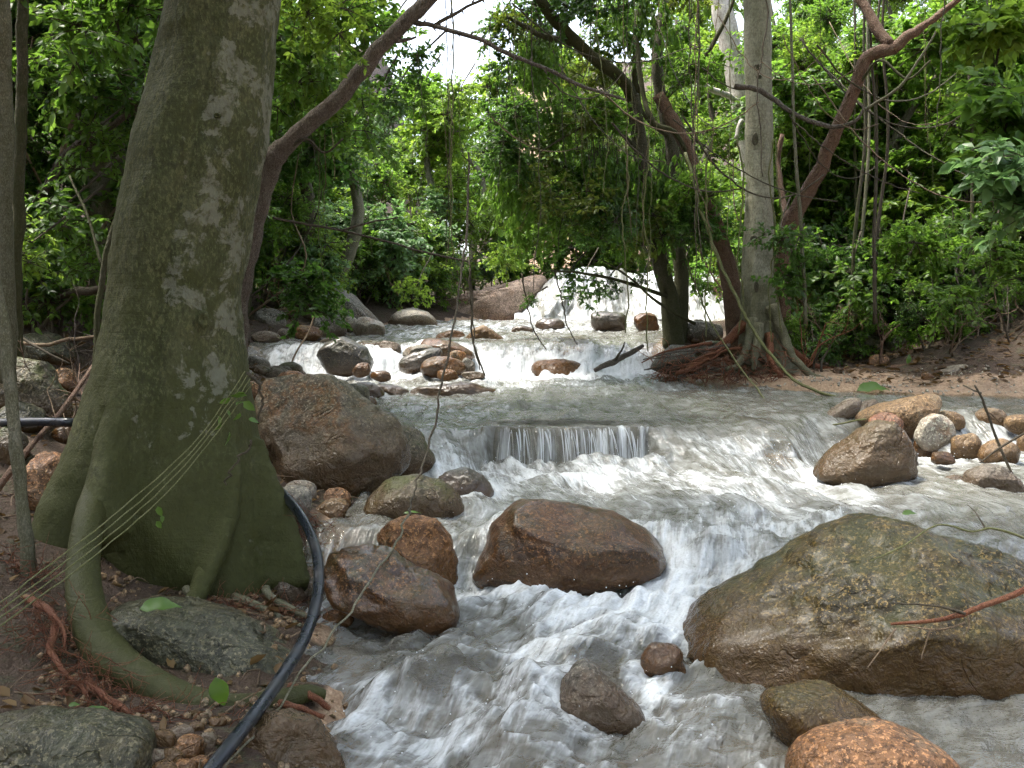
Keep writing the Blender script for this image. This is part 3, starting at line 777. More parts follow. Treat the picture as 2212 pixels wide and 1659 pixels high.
def build_rocks():
    # foreground, right
    rock('huge olive brown speckled boulder filling the lower right', [(1472, 1385), (1485, 1340), (1520, 1310), (1570, 1272), (1640, 1240), (1700, 1212), (1790, 1166), (1850, 1132), (1890, 1116), (1960, 1109), (2050, 1115), (2130, 1147), (2212, 1192), (2300, 1250), (2390, 1330), (2420, 1440), (2390, 1570), (2212, 1566), (2000, 1548), (1850, 1515), (1700, 1488), (1560, 1462), (1495, 1440)],
         R_BIGR, d=4.3, D=0.6, pw=0.66, cuts=9, sink=0.2, foam=0.2, rough=0.8, planes=[(-0.3, -0.5, 0.8, 0.78), (0.3, -0.5, 0.8, 0.78), (-0.1, -0.97, -0.15, 0.9)])
    rock('oval dark grey stone at the foot of the huge boulder', [(1640, 1525), (1652, 1492), (1720, 1483), (1800, 1487), (1850, 1508), (1890, 1538), (1921, 1566), (1890, 1592), (1800, 1622), (1745, 1620), (1680, 1585)], R_BIGR, D=0.75, foam=0.1, cuts=2, rough=0.6)
    rock('smooth pink granite stone cut by the bottom edge', [(1700, 1650), (1720, 1620), (1770, 1590), (1850, 1573), (1905, 1569), (1990, 1592), (2050, 1625), (2080, 1660), (2085, 1720), (2020, 1780), (1780, 1780), (1705, 1710)], R_PINK, d=3.12, D=0.7, cuts=2, rough=0.6)
    # foreground, middle
    rock('large wet brown boulder in mid stream parting the current', [(1040, 1205), (1058, 1135), (1098, 1097), (1150, 1078), (1230, 1090), (1330, 1114), (1400, 1138), (1432, 1175), (1424, 1218), (1340, 1240), (1200, 1262), (1100, 1266), (1048, 1250)], R_BROWN, D=0.8, pw=0.66, cuts=8, sink=0.35, foam=0.35, rough=0.9, planes=[(0.1, -0.5, 0.85, 0.7), (-0.3, -0.9, 0.2, 0.8)])
    rock('brown orange boulder with green top left of the narrow chute', [(812, 1155), (840, 1122), (880, 1112), (940, 1124), (975, 1158), (986, 1215), (982, 1255), (905, 1245), (830, 1195)], R_ORANGE, d=5.1, D=0.8, cuts=5, foam=0.2)
    rock('soaked glistening brown boulder beside the hose', [(690, 1235), (718, 1196), (780, 1180), (850, 1198), (930, 1238), (976, 1270), (984, 1330), (962, 1362), (880, 1352), (800, 1322), (715, 1292)], R_WET, D=0.8, cuts=6, rough=1.3, foam=0.15)
    rock('pointed sunken boulder with water sliding over its shoulders', [(1205, 1470), (1236, 1396), (1270, 1384), (1330, 1438), (1378, 1492), (1376, 1532), (1312, 1548), (1235, 1525)], R_GREY, D=0.8, cuts=5, sink=0.6, foam=0.3, rough=1.2, low=0.08)
    rock('rounded sunken boulder veiled by foam at lower centre', [(850, 1500), (880, 1462), (950, 1440), (1020, 1455), (1060, 1500), (1050, 1560), (960, 1580), (880, 1560)], R_TAN, D=0.8, cuts=3, sink=0.5, low=0.25)
    rock('half drowned brown stone against the huge boulder tip', (1382, 1478, 1362, 1442), R_BROWN, D=0.8, sink=0.5, foam=0.1, low=0.05)
    rock('speckled grey and orange boulder at the bottom edge below the hose', [(488, 1640), (510, 1580), (560, 1545), (620, 1536), (680, 1555), (715, 1595), (745, 1650), (740, 1750), (500, 1750)], R_BIGL, d=3.22, D=0.6, cuts=5, foam=0.1)
    rock('small orange stone in the shallow below the soaked boulder', (695, 765, 1314, 1352), R_ORANGE, D=0.8, name='stone')
    # left side
    rock('big two tone grey and orange boulder right of the large trunk', [(548, 900), (556, 832), (580, 812), (640, 797), (690, 800), (740, 824), (800, 868), (850, 903), (884, 940), (886, 985), (862, 1022), (800, 1070), (742, 1092), (690, 1108), (640, 1098), (598, 1045), (563, 985)], R_BIGL, d=6.35, D=0.8, pw=0.66, cuts=9, sink=0.15, planes=[(0.5, -0.6, 0.6, 0.72), (-0.2, -0.8, 0.5, 0.75)])
    rock('mossy brown boulder tucked behind the two tone boulder', [(850, 905), (880, 915), (905, 938), (938, 990), (934, 1008), (900, 1030), (845, 1040), (800, 1000)], R_MOSSY, d=6.95, D=0.8, foam=0.2)
    rock('rounded grey brown boulder below the two tone boulder', [(785, 1105), (798, 1062), (840, 1032), (900, 1025), (960, 1040), (1000, 1075), (1008, 1112), (965, 1130), (850, 1135)], R_MOSSY, d=5.8, D=0.8, cuts=4)
    rock('glossy black wet rock at the stream edge', [(942, 1030), (965, 1015), (1010, 1013), (1050, 1030), (1066, 1058), (1062, 1078), (1010, 1092), (975, 1085)], R_DARK, d=6.15, D=0.8, cuts=5, rough=1.6, foam=0.3)
    rock('small tan stone wedged under the two tone boulder', (664, 756, 1078, 1134), R_TAN, d=5.55, D=0.8, name='stone', tilt=-0.3)
    rock('long lens shaped grey green stone cradled by the curved root', [(222, 1370), (240, 1322), (300, 1300), (380, 1304), (480, 1330), (560, 1368), (625, 1402), (655, 1432), (640, 1474), (560, 1486), (450, 1490), (330, 1460), (255, 1420)], R_SLATE, d=3.95, D=0.7, pw=0.75, cuts=4, sink=0.1)
    rock('flat slate slab in the bottom left corner', [(-60, 1600), (-40, 1560), (60, 1548), (160, 1552), (240, 1562), (300, 1578), (322, 1605), (326, 1680), (300, 1780), (-60, 1780)], R_SLATE, d=3.0, D=0.7, pw=0.5, cuts=3, rough=0.7, name='stone_slab')
    rock('blue grey rounded stone on the left bank beside the sapling', (22, 162, 718, 790), R_SLATE, D=0.8, tilt=0.15)
    rock('mossy slanting boulder on the left bank behind the sapling', [(-20, 800), (10, 770), (50, 764), (95, 780), (130, 840), (146, 892), (100, 915), (20, 900), (-20, 880)], R_MOSSY, D=0.8)
    rock('grey stone just above the straight hose piece', (-10, 104, 868, 935), R_SLATE, D=0.8)
    rock('pinkish flat topped rock left of the trunk flare', [(55, 1105), (62, 1000), (80, 972), (120, 975), (150, 990), (190, 1040), (190, 1120)], R_PINK, D=0.8)
    rock('small brown rock in the litter left of the trunk', (98, 166, 794, 850), R_PINK, D=0.8, name='stone')
    rock('brown rock ledge high on the left bank under the leaves', [(30, 640), (60, 585), (130, 570), (210, 560), (255, 590), (250, 650), (150, 660)], R_BROWN, D=0.7, cuts=6)
    rock('dark rock at the left edge behind thin trunks', (-60, 70, 600, 720), R_DARK, D=0.8)
    rock('grey tumbled rock low on the left edge', (-40, 62, 920, 1010), R_MOSSY, D=0.8)
    # middle distance, left
    rock('large sloping grey boulder on the far left shore', [(640, 640), (660, 600), (700, 604), (750, 628), (792, 660), (820, 700), (760, 715), (650, 712)], R_GREY, d=17.2, D=0.9)
    rock('round sunlit pale boulder with an orange flank', [(838, 702), (846, 682), (868, 669), (900, 665), (925, 672), (942, 690), (948, 704), (900, 712)], R_PALE, d=18.0, D=0.9, cuts=2)
    for l, r_, t_, b_, m, d, lab, tl in [
        (548, 618, 664, 722, R_GREY, 14.6, 'grey rock with slanting top behind the leaning stem', 0.2), (592, 642, 662, 700, R_MOSSY, 15.2, 'mossy rock at the back of the left shore pile', 0.1),
        (541, 608, 715, 742, R_GREY, 13.5, 'low pale grey rock at the waterline beside the big trunk', 0.1), (598, 642, 708, 738, R_GREY, 13.9, 'small grey rock left of the smooth orange stone', 0.3),
        (636, 694, 702, 736, R_ORANGE, 13.8, 'smooth orange stone in the left shore pile', 0), (676, 748, 672, 736, R_GREY, 14.6, 'tall grey brown boulder right of the smooth orange stone', 0.3),
        (740, 776, 682, 716, R_PALE, 15.6, 'pale rounded stone in the middle of the shore pile', 0), (760, 836, 684, 732, R_PALE, 15.0, 'tan pointed boulder at the right end of the shore pile', 0.35),
        (690, 725, 730, 742, R_PALE, 13.3, 'small pale stone behind the dark boulder', 0), (655, 690, 672, 690, R_PALE, 15.4, 'pale flat stone under the red branch litter', 0)]:
        rock(lab, (l, r_, t_, b_), m, d=d, D=0.85, tilt=tl, foam=0.1)
    rock('dark brown triangular boulder in the cascade', [(682, 765), (700, 738), (742, 727), (788, 748), (806, 782), (795, 798), (748, 806), (712, 798)], R_DARK, d=11.7, D=0.85, foam=0.3)
    for l, r_, t_, b_, m, d, lab, tl in [
        (766, 836, 735, 768, R_SLATE, 12.7, 'blue grey stone behind the dark triangular boulder', 0.1), (818, 866, 734, 764, R_GREY, 12.5, 'brown grey stone next to the blue grey one', 0.3),
        (762, 802, 782, 812, R_BROWN, 11.3, 'small brown stone at the foot of the dark triangular boulder', -0.3), (798, 846, 800, 822, R_BROWN, 11.0, 'low wet stone in the white water', 0),
        (900, 1022, 730, 775, R_BROWN, 12.6, 'long tilted slab on top of the mid stream stack', 0.32), (866, 940, 744, 768, R_GREY, 12.3, 'grey slab at the back of the mid stream stack', -0.2),
        (860, 958, 750, 802, R_DARK, 11.9, 'dark slab leaning left in the mid stream stack', -0.42), (905, 1006, 768, 812, R_BROWN, 11.6, 'brown block at the front of the mid stream stack', 0.1),
        (966, 1008, 756, 782, R_ORANGE, 12.0, 'orange stone wedged in the mid stream stack', 0), (993, 1026, 772, 808, R_GREY, 11.7, 'grey wedge at the right of the mid stream stack', 0.5),
        (942, 990, 798, 820, R_ORANGE, 11.2, 'low orange stone below the mid stream stack', 0), (996, 1050, 802, 818, R_GREY, 11.1, 'flat stone at the right foot of the mid stream stack', 0),
        (942, 1008, 714, 740, R_ORANGE, 14.6, 'orange stone in bright white water', 0), (1102, 1154, 702, 727, R_DARK, 15.6, 'dark stone below the waterfall, leftmost of three', 0),
        (1156, 1220, 687, 712, R_DARK, 16.4, 'flat dark stone below the waterfall, middle of three', 0), (1274, 1356, 672, 714, R_DARK, 16.0, 'rounded dark boulder below the waterfall, right of three', 0),
        (1368, 1424, 674, 716, R_BROWN, 16.0, 'brown boulder behind the forked tree', 0), (1198, 1286, 728, 756, R_ORANGE, 13.4, 'drowned orange stone at the lip of the cascade', 0.1),
        (1146, 1266, 754, 802, R_ORANGE, 12.5, 'drowned orange boulder under the cascade veil', 0), (1190, 1215, 738, 756, R_ORANGE, 13.2, 'little orange stone at the cascade lip', 0)]:
        rock(lab, (l, r_, t_, b_), m, d=d, D=0.8, tilt=tl, foam=0.25, sink=0.4, low=0.12 if 'drowned' in lab else 0.0)
    rock('rough orange brown boulder standing in white water', [(1002, 736), (1020, 708), (1045, 703), (1070, 714), (1090, 735), (1085, 747), (1040, 748), (1005, 745)], R_TAN, d=14.2, D=0.8, cuts=5, rough=1.3, foam=0.3)
    rock('grey brown boulder left of the red roots', [(1408, 795), (1420, 765), (1450, 745), (1490, 745), (1508, 770), (1508, 800), (1450, 806)], R_GREY, d=12.0, D=0.8, foam=0.2)
    rock('long flat dark rock lying in the pool', [(878, 862), (895, 838), (940, 832), (1000, 824), (1030, 826), (1050, 838), (1066, 836), (1080, 846), (1076, 856), (1040, 862), (1000, 870), (940, 872)], R_DARK, d=10.2, D=0.45, cuts=3, sink=0.4, foam=0.2)
    rock('dark wet rock behind the two tone boulder, left one', (758, 834, 824, 868), R_DARK, d=9.9, D=0.8, tilt=0.4, foam=0.2)
    rock('dark wet rock behind the two tone boulder, right one', (808, 890, 830, 862), R_DARK, d=10.2, D=0.8, tilt=0.2, foam=0.1)
    # the ledge the water leaps from
    p0, p1 = at(1035, 925, 7.56), at(1410, 925, 7.56)
    rock('flat drowned ledge that the water pours over', [(1040, 1010), (1036, 945), (1050, 926), (1150, 920), (1300, 921), (1395, 922), (1412, 940), (1412, 1010), (1220, 1040)], R_ORANGE, d=7.95, D=0.65, pw=0.55, cuts=1, sink=0.2, rough=0.5, name='ledge_rock', low=0.03)
    # right group
    rock('brown boulder with a grey shoulder splitting the right current', [(1768, 1022), (1785, 988), (1830, 958), (1878, 916), (1914, 904), (1950, 928), (1968, 962), (1966, 1022), (1905, 1034), (1830, 1045)], R_BIGL, D=0.75, cuts=6, foam=0.3, sink=0.35)
    rock('orange slab tilted up behind the brown boulder', [(1852, 905), (1870, 884), (1920, 868), (1975, 855), (2022, 847), (2030, 868), (2018, 900), (1985, 935), (1930, 945), (1880, 925)], R_TAN, d=8.3, D=0.7, cuts=5, foam=0.1)
    rock('red brown stone perched between slab and brown boulder', (1874, 1952, 890, 950), R_RED, d=8.0, D=0.8, name='stone')
    rock('pale elongated stone pointing out of the water', [(1762, 915), (1790, 888), (1830, 862), (1854, 856), (1864, 868), (1852, 895), (1810, 915), (1775, 922)], R_PALE, d=8.6, D=0.5, cuts=1, rough=0.6, foam=0.1)
    for l, r_, t_, b_, m, d, lab, tl in [
        (1850, 1902, 862, 900, R_PALE, 8.8, 'small pale stone right of the elongated one', -0.3), (1980, 2060, 892, 966, R_PALE, 7.8, 'tan egg shaped stone leaning right', 0.75),
        (2022, 2084, 885, 925, R_TAN, 8.3, 'brown stone behind the tan egg shaped one', 0.2), (2108, 2176, 880, 925, R_TAN, 8.4, 'orange stone in the right riffle', 0),
        (2172, 2240, 894, 934, R_TAN, 8.2, 'orange stone cut by the right edge', 0), (2052, 2120, 934, 988, R_TAN, 7.7, 'tan washed stone in the right riffle', 0),
        (2118, 2204, 948, 1004, R_TAN, 7.5, 'brown wedge stone low in the right riffle', -0.2), (1972, 2024, 944, 988, R_BROWN, 7.9, 'brown block under the tan egg shaped stone', 0),
        (2032, 2094, 1024, 1078, R_GREY, 6.7, 'grey stone shoulder left of the grey right boulder', -0.3), (2196, 2270, 935, 985, R_TAN, 7.9, 'washed stone partly outside the right edge', 0),
        (2010, 2060, 975, 1002, R_BROWN, 7.3, 'flat wet stone below the egg shaped stone', 0)]:
        rock(lab, (l, r_, t_, b_), m, d=d, D=0.8, tilt=tl, foam=0.15, sink=0.35)
    rock('grey angular boulder near the right edge', [(2078, 1066), (2090, 1020), (2130, 998), (2168, 1006), (2200, 1042), (2216, 1080), (2180, 1092), (2090, 1090)], R_GREY, d=6.5, D=0.8, cuts=6, foam=0.2, sink=0.35)
    # right bank
    for l, r_, t_, b_, m, d, lab, tl in [
        (2018, 2104, 788, 822, R_PALE, 10.9, 'pale wedge stone on the sand bar', -0.2), (2104, 2190, 792, 828, R_PINK, 10.7, 'pinkish stone on the sand bar near the right edge', 0.1),
        (1742, 1872, 684, 742, R_SLATE, 13.2, 'large grey stone on the right bank behind the pale trunk', 0.1), (1860, 1930, 690, 720, R_MOSSY, 13.6, 'flat mossy stone on the right bank', 0),
        (1752, 1844, 730, 774, R_PINK, 12.4, 'tan slanted stone on the right bank', 0.25), (1842, 1906, 724, 770, R_SLATE, 12.5, 'dark grey stone beside the tan slanted one', 0),
        (1914, 1974, 724, 774, R_SLATE, 12.5, 'grey block in the row on the right bank', 0), (1980, 2062, 730, 772, R_MOSSY, 12.5, 'brown mossy stone in the row on the right bank', 0.1),
        (2060, 2120, 738, 775, R_MOSSY, 12.4, 'grey green stone at the right end of the row', -0.2), (1980, 2070, 660, 705, R_MOSSY, 14.0, 'dim stone under the right bank shrubs', 0),
        (1900, 1975, 650, 690, R_MOSSY, 14.6, 'dim mossy stone higher on the right bank', 0), (2120, 2230, 690, 760, R_DARK, 12.8, 'dark rock in shade at the right edge', 0),
        (1480, 1560, 690, 742, R_GREY, 13.0, 'grey boulder between forked tree and pale trunk', 0), (1500, 1570, 735, 775, R_DARK, 12.2, 'dark stone in the red root tangle', 0),
        (1690, 1748, 700, 745, R_MOSSY, 12.8, 'mossy stone just right of the pale trunk', 0)]:
        rock(lab, (l, r_, t_, b_), m, d=d, D=0.8, tilt=tl)
    # rock wall left of the waterfall
    rock('weathered brown rock wall left of the waterfall', [(880, 720), (890, 650), (930, 655), (990, 640), (1060, 622), (1130, 600), (1170, 592), (1176, 625), (1158, 660), (1140, 720)], R_WALL, d=21.2, D=0.45, cuts=8, rough=1.9, name='rock_wall')
    rock('dark rock wall above the waterfall pool on its right', [(1530, 720), (1535, 620), (1560, 570), (1640, 560), (1700, 640), (1700, 720)], R_BROWN, d=20.8, D=0.6, cuts=6, rough=1.6, name='rock_wall')
    # little stones: pebbles bottom left, rubble on the banks
    pebs = [(350, 1600, 30, 22), (392, 1585, 26, 18), (410, 1618, 34, 30), (372, 1640, 30, 24), (338, 1635, 22, 18), (430, 1655, 28, 22), (352, 1665, 30, 20), (448, 1600, 22, 18), (395, 1665, 34, 24), (470, 1560, 20, 12), (335, 1575, 18, 12), (310, 1548, 16, 8), (425, 1570, 18, 12)]
    for i, (u, v, a, b) in enumerate(pebs):
        rock('small tan pebble in the heap beside the slate slab', (u - a, u + a, v - b, v + b), [R_TAN, R_PALE, R_PINK][i % 3], D=0.9, name='pebble', group='pebbles beside the slate slab', sub=4, foam=0, sink=0.1)
    r = np.random.default_rng(99)
    n = 0
    while n < 74:
        y = r.uniform(4.6, 14); x = float(lerp_tab(XL, y)) - abs(r.normal()) * 1.6 - 0.05
        if x < -0.6 * y - 1: continue
        p = np.array([x, y, float(T(x, y))]); u, v = proj(p)
        s = r.uniform(0.05, 0.17) / ppm(y)
        rock('loose rubble stone on the left bank', (u - s, u + s, v - s * 1.1, v + s * 0.4), [R_GREY, R_MOSSY, R_PINK, R_SLATE, R_BROWN][n % 5], d=y, D=0.9, name='stone', group='rubble on the left bank', sub=3, seed=500 + n)
        n += 1
    n = 0
    while n < 44:
        y = r.uniform(10.6, 15); x = float(lerp_tab(XR, y)) + abs(r.normal()) * 2.2 + 0.3
        if x > 0.6 * y: continue
        p = np.array([x, y, float(T(x, y))]); u, v = proj(p)
        s = r.uniform(0.04, 0.14) / ppm(y)
        rock('loose rubble stone on the right bank', (u - s, u + s, v - s * 1.0, v + s * 0.4), [R_GREY, R_MOSSY, R_BROWN, R_SLATE, R_PINK][n % 5], d=y, D=0.9, name='stone', group='rubble on the right bank', sub=3, seed=700 + n)
        n += 1
    # sunken rocks under the swells
    bump_px(1290, 1455, 80, 60, 0.05, 0.7); bump_px(950, 1490, 110, 55, 0.13, 0.6); bump_px(1430, 1400, 45, 30, 0.03, 0.6)
    bump_px(1205, 770, 60, 16, 0.05, 0.8); bump_px(1240, 740, 45, 8, 0.03, 0.8)
    bump_px(1220, 915, 180, 9, 0.0, 0.75); bump_px(1690, 985, 60, 40, 0.02, 0.5); bump_px(1830, 960, 60, 14, 0.02, 0.5)
    bump_px(1165, 1500, 90, 40, 0.07, 0.0); bump_px(1010, 1580, 110, 30, 0.05, 0.0); bump_px(820, 1510, 60, 35, 0.05, 0.2); bump_px(1480, 1330, 70, 30, 0.05, 0.0); bump_px(1250, 1330, 90, 25, 0.04, 0.0); bump_px(1640, 910, 40, 10, 0.02, 0.7); bump_px(800, 1400, 130, 45, 0.0, 0.55); bump_px(1540, 1195, 50, 20, 0.08, 0.45)
# ------------------------------------------------------------------ foliage
def leaf_arrays(P, Dv, N, Ln, Wd, fold=0.12, droop=0.18):
    """one folded leaf (4 triangles) for each row"""
    Dv = Dv / (np.linalg.norm(Dv, axis=1)[:, None] + 1e-9)
    N = N - Dv * np.sum(N * Dv, 1)[:, None]; N /= np.linalg.norm(N, axis=1)[:, None] + 1e-9
    Sd = np.cross(Dv, N)
    Ln = Ln[:, None]; w = Wd[:, None]
    a = P + Dv * Ln * 0.08
    L_ = P + Dv * Ln * 0.42 + Sd * w * 0.5 + N * w * fold
    M_ = P + Dv * Ln * 0.52 - N * w * fold * 0.4
    R_ = P + Dv * Ln * 0.42 - Sd * w * 0.5 + N * w * fold
    t_ = P + Dv * Ln - N * Ln * droop
    V = np.stack([a, L_, M_, R_, t_], 1).reshape(-1, 3)
    b = np.arange(len(P))[:, None] * 5
    F = np.concatenate([b + np.array([0, 2, 1]), b + np.array([0, 3, 2]), b + np.array([1, 2, 4]), b + np.array([3, 4, 2])], 1).reshape(-1, 3)
    return V, F
def tri_tube(C, r0, r1, k=3):
    n = len(C); C = np.asarray(C)
    T_ = np.gradient(C, axis=0); T_ /= np.linalg.norm(T_, axis=1)[:, None] + 1e-9
    A = np.cross(T_, np.array([0.31, 0.2, 0.93])); A /= np.linalg.norm(A, axis=1)[:, None] + 1e-9
    B = np.cross(T_, A); r = np.linspace(r0, r1, n)[:, None]
    V = np.concatenate([C + r * (math.cos(q) * A + math.sin(q) * B) for q in np.arange(k) * 2 * math.pi / k])
    F = []
    for j in range(k):
        j2 = (j + 1) % k
        for i in range(n - 1):
            F += [[j * n + i, j2 * n + i, j2 * n + i + 1], [j * n + i, j2 * n + i + 1, j * n + i + 1]]
    return V, np.array(F)
def leaf_fine(P, Dv, N, Ln, Wd, fold=0.16, droop=0.22):
    """a rounder leaf (10 triangles) with a pointed tip"""
    Dv = Dv / (np.linalg.norm(Dv, axis=1)[:, None] + 1e-9)
    N = N - Dv * np.sum(N * Dv, 1)[:, None]; N /= np.linalg.norm(N, axis=1)[:, None] + 1e-9
    Sd = np.cross(Dv, N); Ln = Ln[:, None]; w = Wd[:, None]
    def q(t, s, h): return P + Dv * Ln * t + Sd * w * s + N * (w * h - Ln * droop * t * t)
    V = np.stack([q(0.06, 0, 0), q(0.28, 0.46, fold), q(0.28, 0, 0), q(0.28, -0.46, fold), q(0.62, 0.40, fold), q(0.62, 0, 0), q(0.62, -0.40, fold), q(1.0, 0, 0)], 1).reshape(-1, 3)
    b = np.arange(len(P))[:, None] * 8
    T3 = [(0, 2, 1), (0, 3, 2), (1, 2, 5), (1, 5, 4), (2, 3, 6), (2, 6, 5), (4, 5, 7), (5, 6, 7)]
    return V, np.concatenate([b + np.array(t) for t in T3], 1).reshape(-1, 3)
def clump(name, seed, twigs, per, ll, lw, kind='ball', updn=0.3, sx=1.0, sz=0.8, gap=0.25, hi=False):
    r = np.random.default_rng(seed)
    Vs, Fs, Ms, n = [], [], [], 0
    def push(V, F, m):
        nonlocal n
        Vs.append(V); Fs.append(F + n); Ms.append(np.full(len(F), m)); n += len(V)
    P, Dv, N, Ln = [], [], [], []
    # a few hub points give the clump dense and open places
    hubs = r.normal(0, 1, (7, 3)); hubs /= np.linalg.norm(hubs, axis=1)[:, None]; hubs *= r.uniform(0.1, 0.55, (7, 1))
    for i in range(twigs):
        if kind == 'hang':
            x0, y0 = r.normal(0, 0.28, 2); L0 = r.uniform(0.6, 2.0); z0 = r.uniform(0.4, 1.0)
            s_ = np.linspace(0, 1, 8)
            C = np.stack([x0 + 0.16 * r.normal() * s_ + 0.05 * np.sin(s_ * 7 + i), y0 + 0.16 * r.normal() * s_, z0 - L0 * s_], 1)
        else:
            st = hubs[r.integers(7)] * np.array([sx, sx, sz])
            d = r.normal(0, 1, 3); d[2] = d[2] * 0.75 + updn; d /= np.linalg.norm(d)
            L0 = r.uniform(0.35, 0.75)
            s_ = np.linspace(0, 1, 6)[:, None]
            C = st + d * L0 * s_ * np.array([sx, sx, sz]) + np.array([0, 0, -1]) * (s_ ** 2) * r.uniform(0.05, 0.3) * L0
        V, F = tri_tube(C, 0.010 if kind != 'hang' else 0.006, 0.003)
        push(V, F, 1)
        m = int(per * r.uniform(0.6, 1.4))
        t = gap + (1 - gap) * r.random(m) ** 0.8
        idx = t * (len(C) - 1); i0 = np.minimum(idx.astype(int), len(C) - 2); fr = (idx - i0)[:, None]
        p = C[i0] * (1 - fr) + C[i0 + 1] * fr
        tg = C[i0 + 1] - C[i0]; tg /= np.linalg.norm(tg, axis=1)[:, None]
        sdv = np.cross(tg, np.array([0, 0, 1.0])) * np.where(np.arange(m) % 2, 1, -1)[:, None]
        dv = tg * 0.55 + sdv * 0.9 + r.normal(0, 0.35, (m, 3)) + np.array([0, 0, -0.45 if kind == 'hang' else -0.12])
        nn = np.array([0, 0, 1.0]) + r.normal(0, 0.5, (m, 3))
        P.append(p + r.normal(0, 0.012, (m, 3))); Dv.append(dv); N.append(nn); Ln.append(ll * r.uniform(0.55, 1.25, m))
    P, Dv, N, Ln = np.concatenate(P), np.concatenate(Dv), np.concatenate(N), np.concatenate(Ln)
    V, F = (leaf_fine if hi else leaf_arrays)(P, Dv, N, Ln, Ln * lw)
    push(V, F, 0)
    me = mk_mesh(name, np.concatenate(Vs), np.concatenate(Fs), [L_MID, B_TWIGD], True, np.concatenate(Ms))
    return me
CL = {
    'broad': [clump('broad_leaf_clump', 11 + i, 78, 22, 0.12, 0.52, hi=True) for i in range(4)],
    'fine': [clump('fine_leaf_clump', 31 + i, 110, 21, 0.092, 0.5) for i in range(4)],
    'big': [clump('large_leaf_clump', 51 + i, 75, 14, 0.21, 0.6, hi=True) for i in range(3)],
    'hang': [clump('hanging_leaf_clump', 71 + i, 60, 20, 0.17, 0.5, 'hang', hi=True) for i in range(4)],
    'sparse': [clump('sparse_leaf_clump', 91 + i, 36, 14, 0.16, 0.5, gap=0.15, hi=True) for i in range(3)],
}
FR = np.random.default_rng(5)
NF = [0]
def in_gap(p, s):
    u, v = proj(p)
    r = s / ppm(p[1]) * 0.75
    return p[1] > 5 and abs(u - 950) < 38 + 0.62 * r and v < 60 + 0.8 * r and v > -300
def foliage(parent, pos, s, kind, mat, name='foliage', sz=1.0, force=False):
    pos = np.asarray(pos, float)
    if not force and in_gap(pos, s): return None
    me = CL[kind][FR.integers(len(CL[kind]))]
    o = link(name, me, parent, tuple(pos - np.array(parent.location)))
    o.rotation_euler = (FR.normal(0, 0.12), FR.normal(0, 0.12), FR.uniform(0, 6.28)) if kind == 'hang' else (FR.normal(0, 0.3), FR.normal(0, 0.3), FR.uniform(0, 6.28))
    k = s * FR.uniform(0.9, 1.1)
    o.scale = (k, k, k * sz)
    o.material_slots[0].link = 'OBJECT'; o.material_slots[0].material = mat
    o['kind'] = 'stuff'
    NF[0] += 1
    return o

def wpts(L):
    return np.array([at(u, v, d) for u, v, d in L])
def limb(parent, name, pts, rad, mat, n=7, k=10, bump=0.12, bf=7, seed=0, ext=None, wob=0.3):
    """a tapering limb through world points; rad per point"""
    pts = np.asarray(pts, float); C = spline(pts, n)
    R = np.interp(np.linspace(0, 1, len(C)), np.linspace(0, 1, len(pts)), np.broadcast_to(np.asarray(rad, float), (len(pts),)))
    rr = np.random.default_rng(seed + 1)
    C = C + np.stack([fbm(np.arange(len(C)) * 0.35 + 9 * seed, q, 0, seed + q, 2) for q in range(3)], 1) * (np.minimum(R, 0.03) * wob)[:, None]
    mb = MB(); tube(mb, C, R, k, bump, bf, seed)
    loc = np.array(parent.location) if parent is not None else np.zeros(3)
    V = np.concatenate(mb.V) - loc
    me = mk_mesh(name, V, mb.F, mat)
    zz = np.concatenate(mb.V)[:, 2]
    fattr(me, 'lich', np.full(len(V), 0.1)); fattr(me, 'moss', np.clip(1.4 - (zz - zz.min()) / 2.0, 0, 1))
    return link(name, me, parent)

def px(p, d): return p * ppm(d)

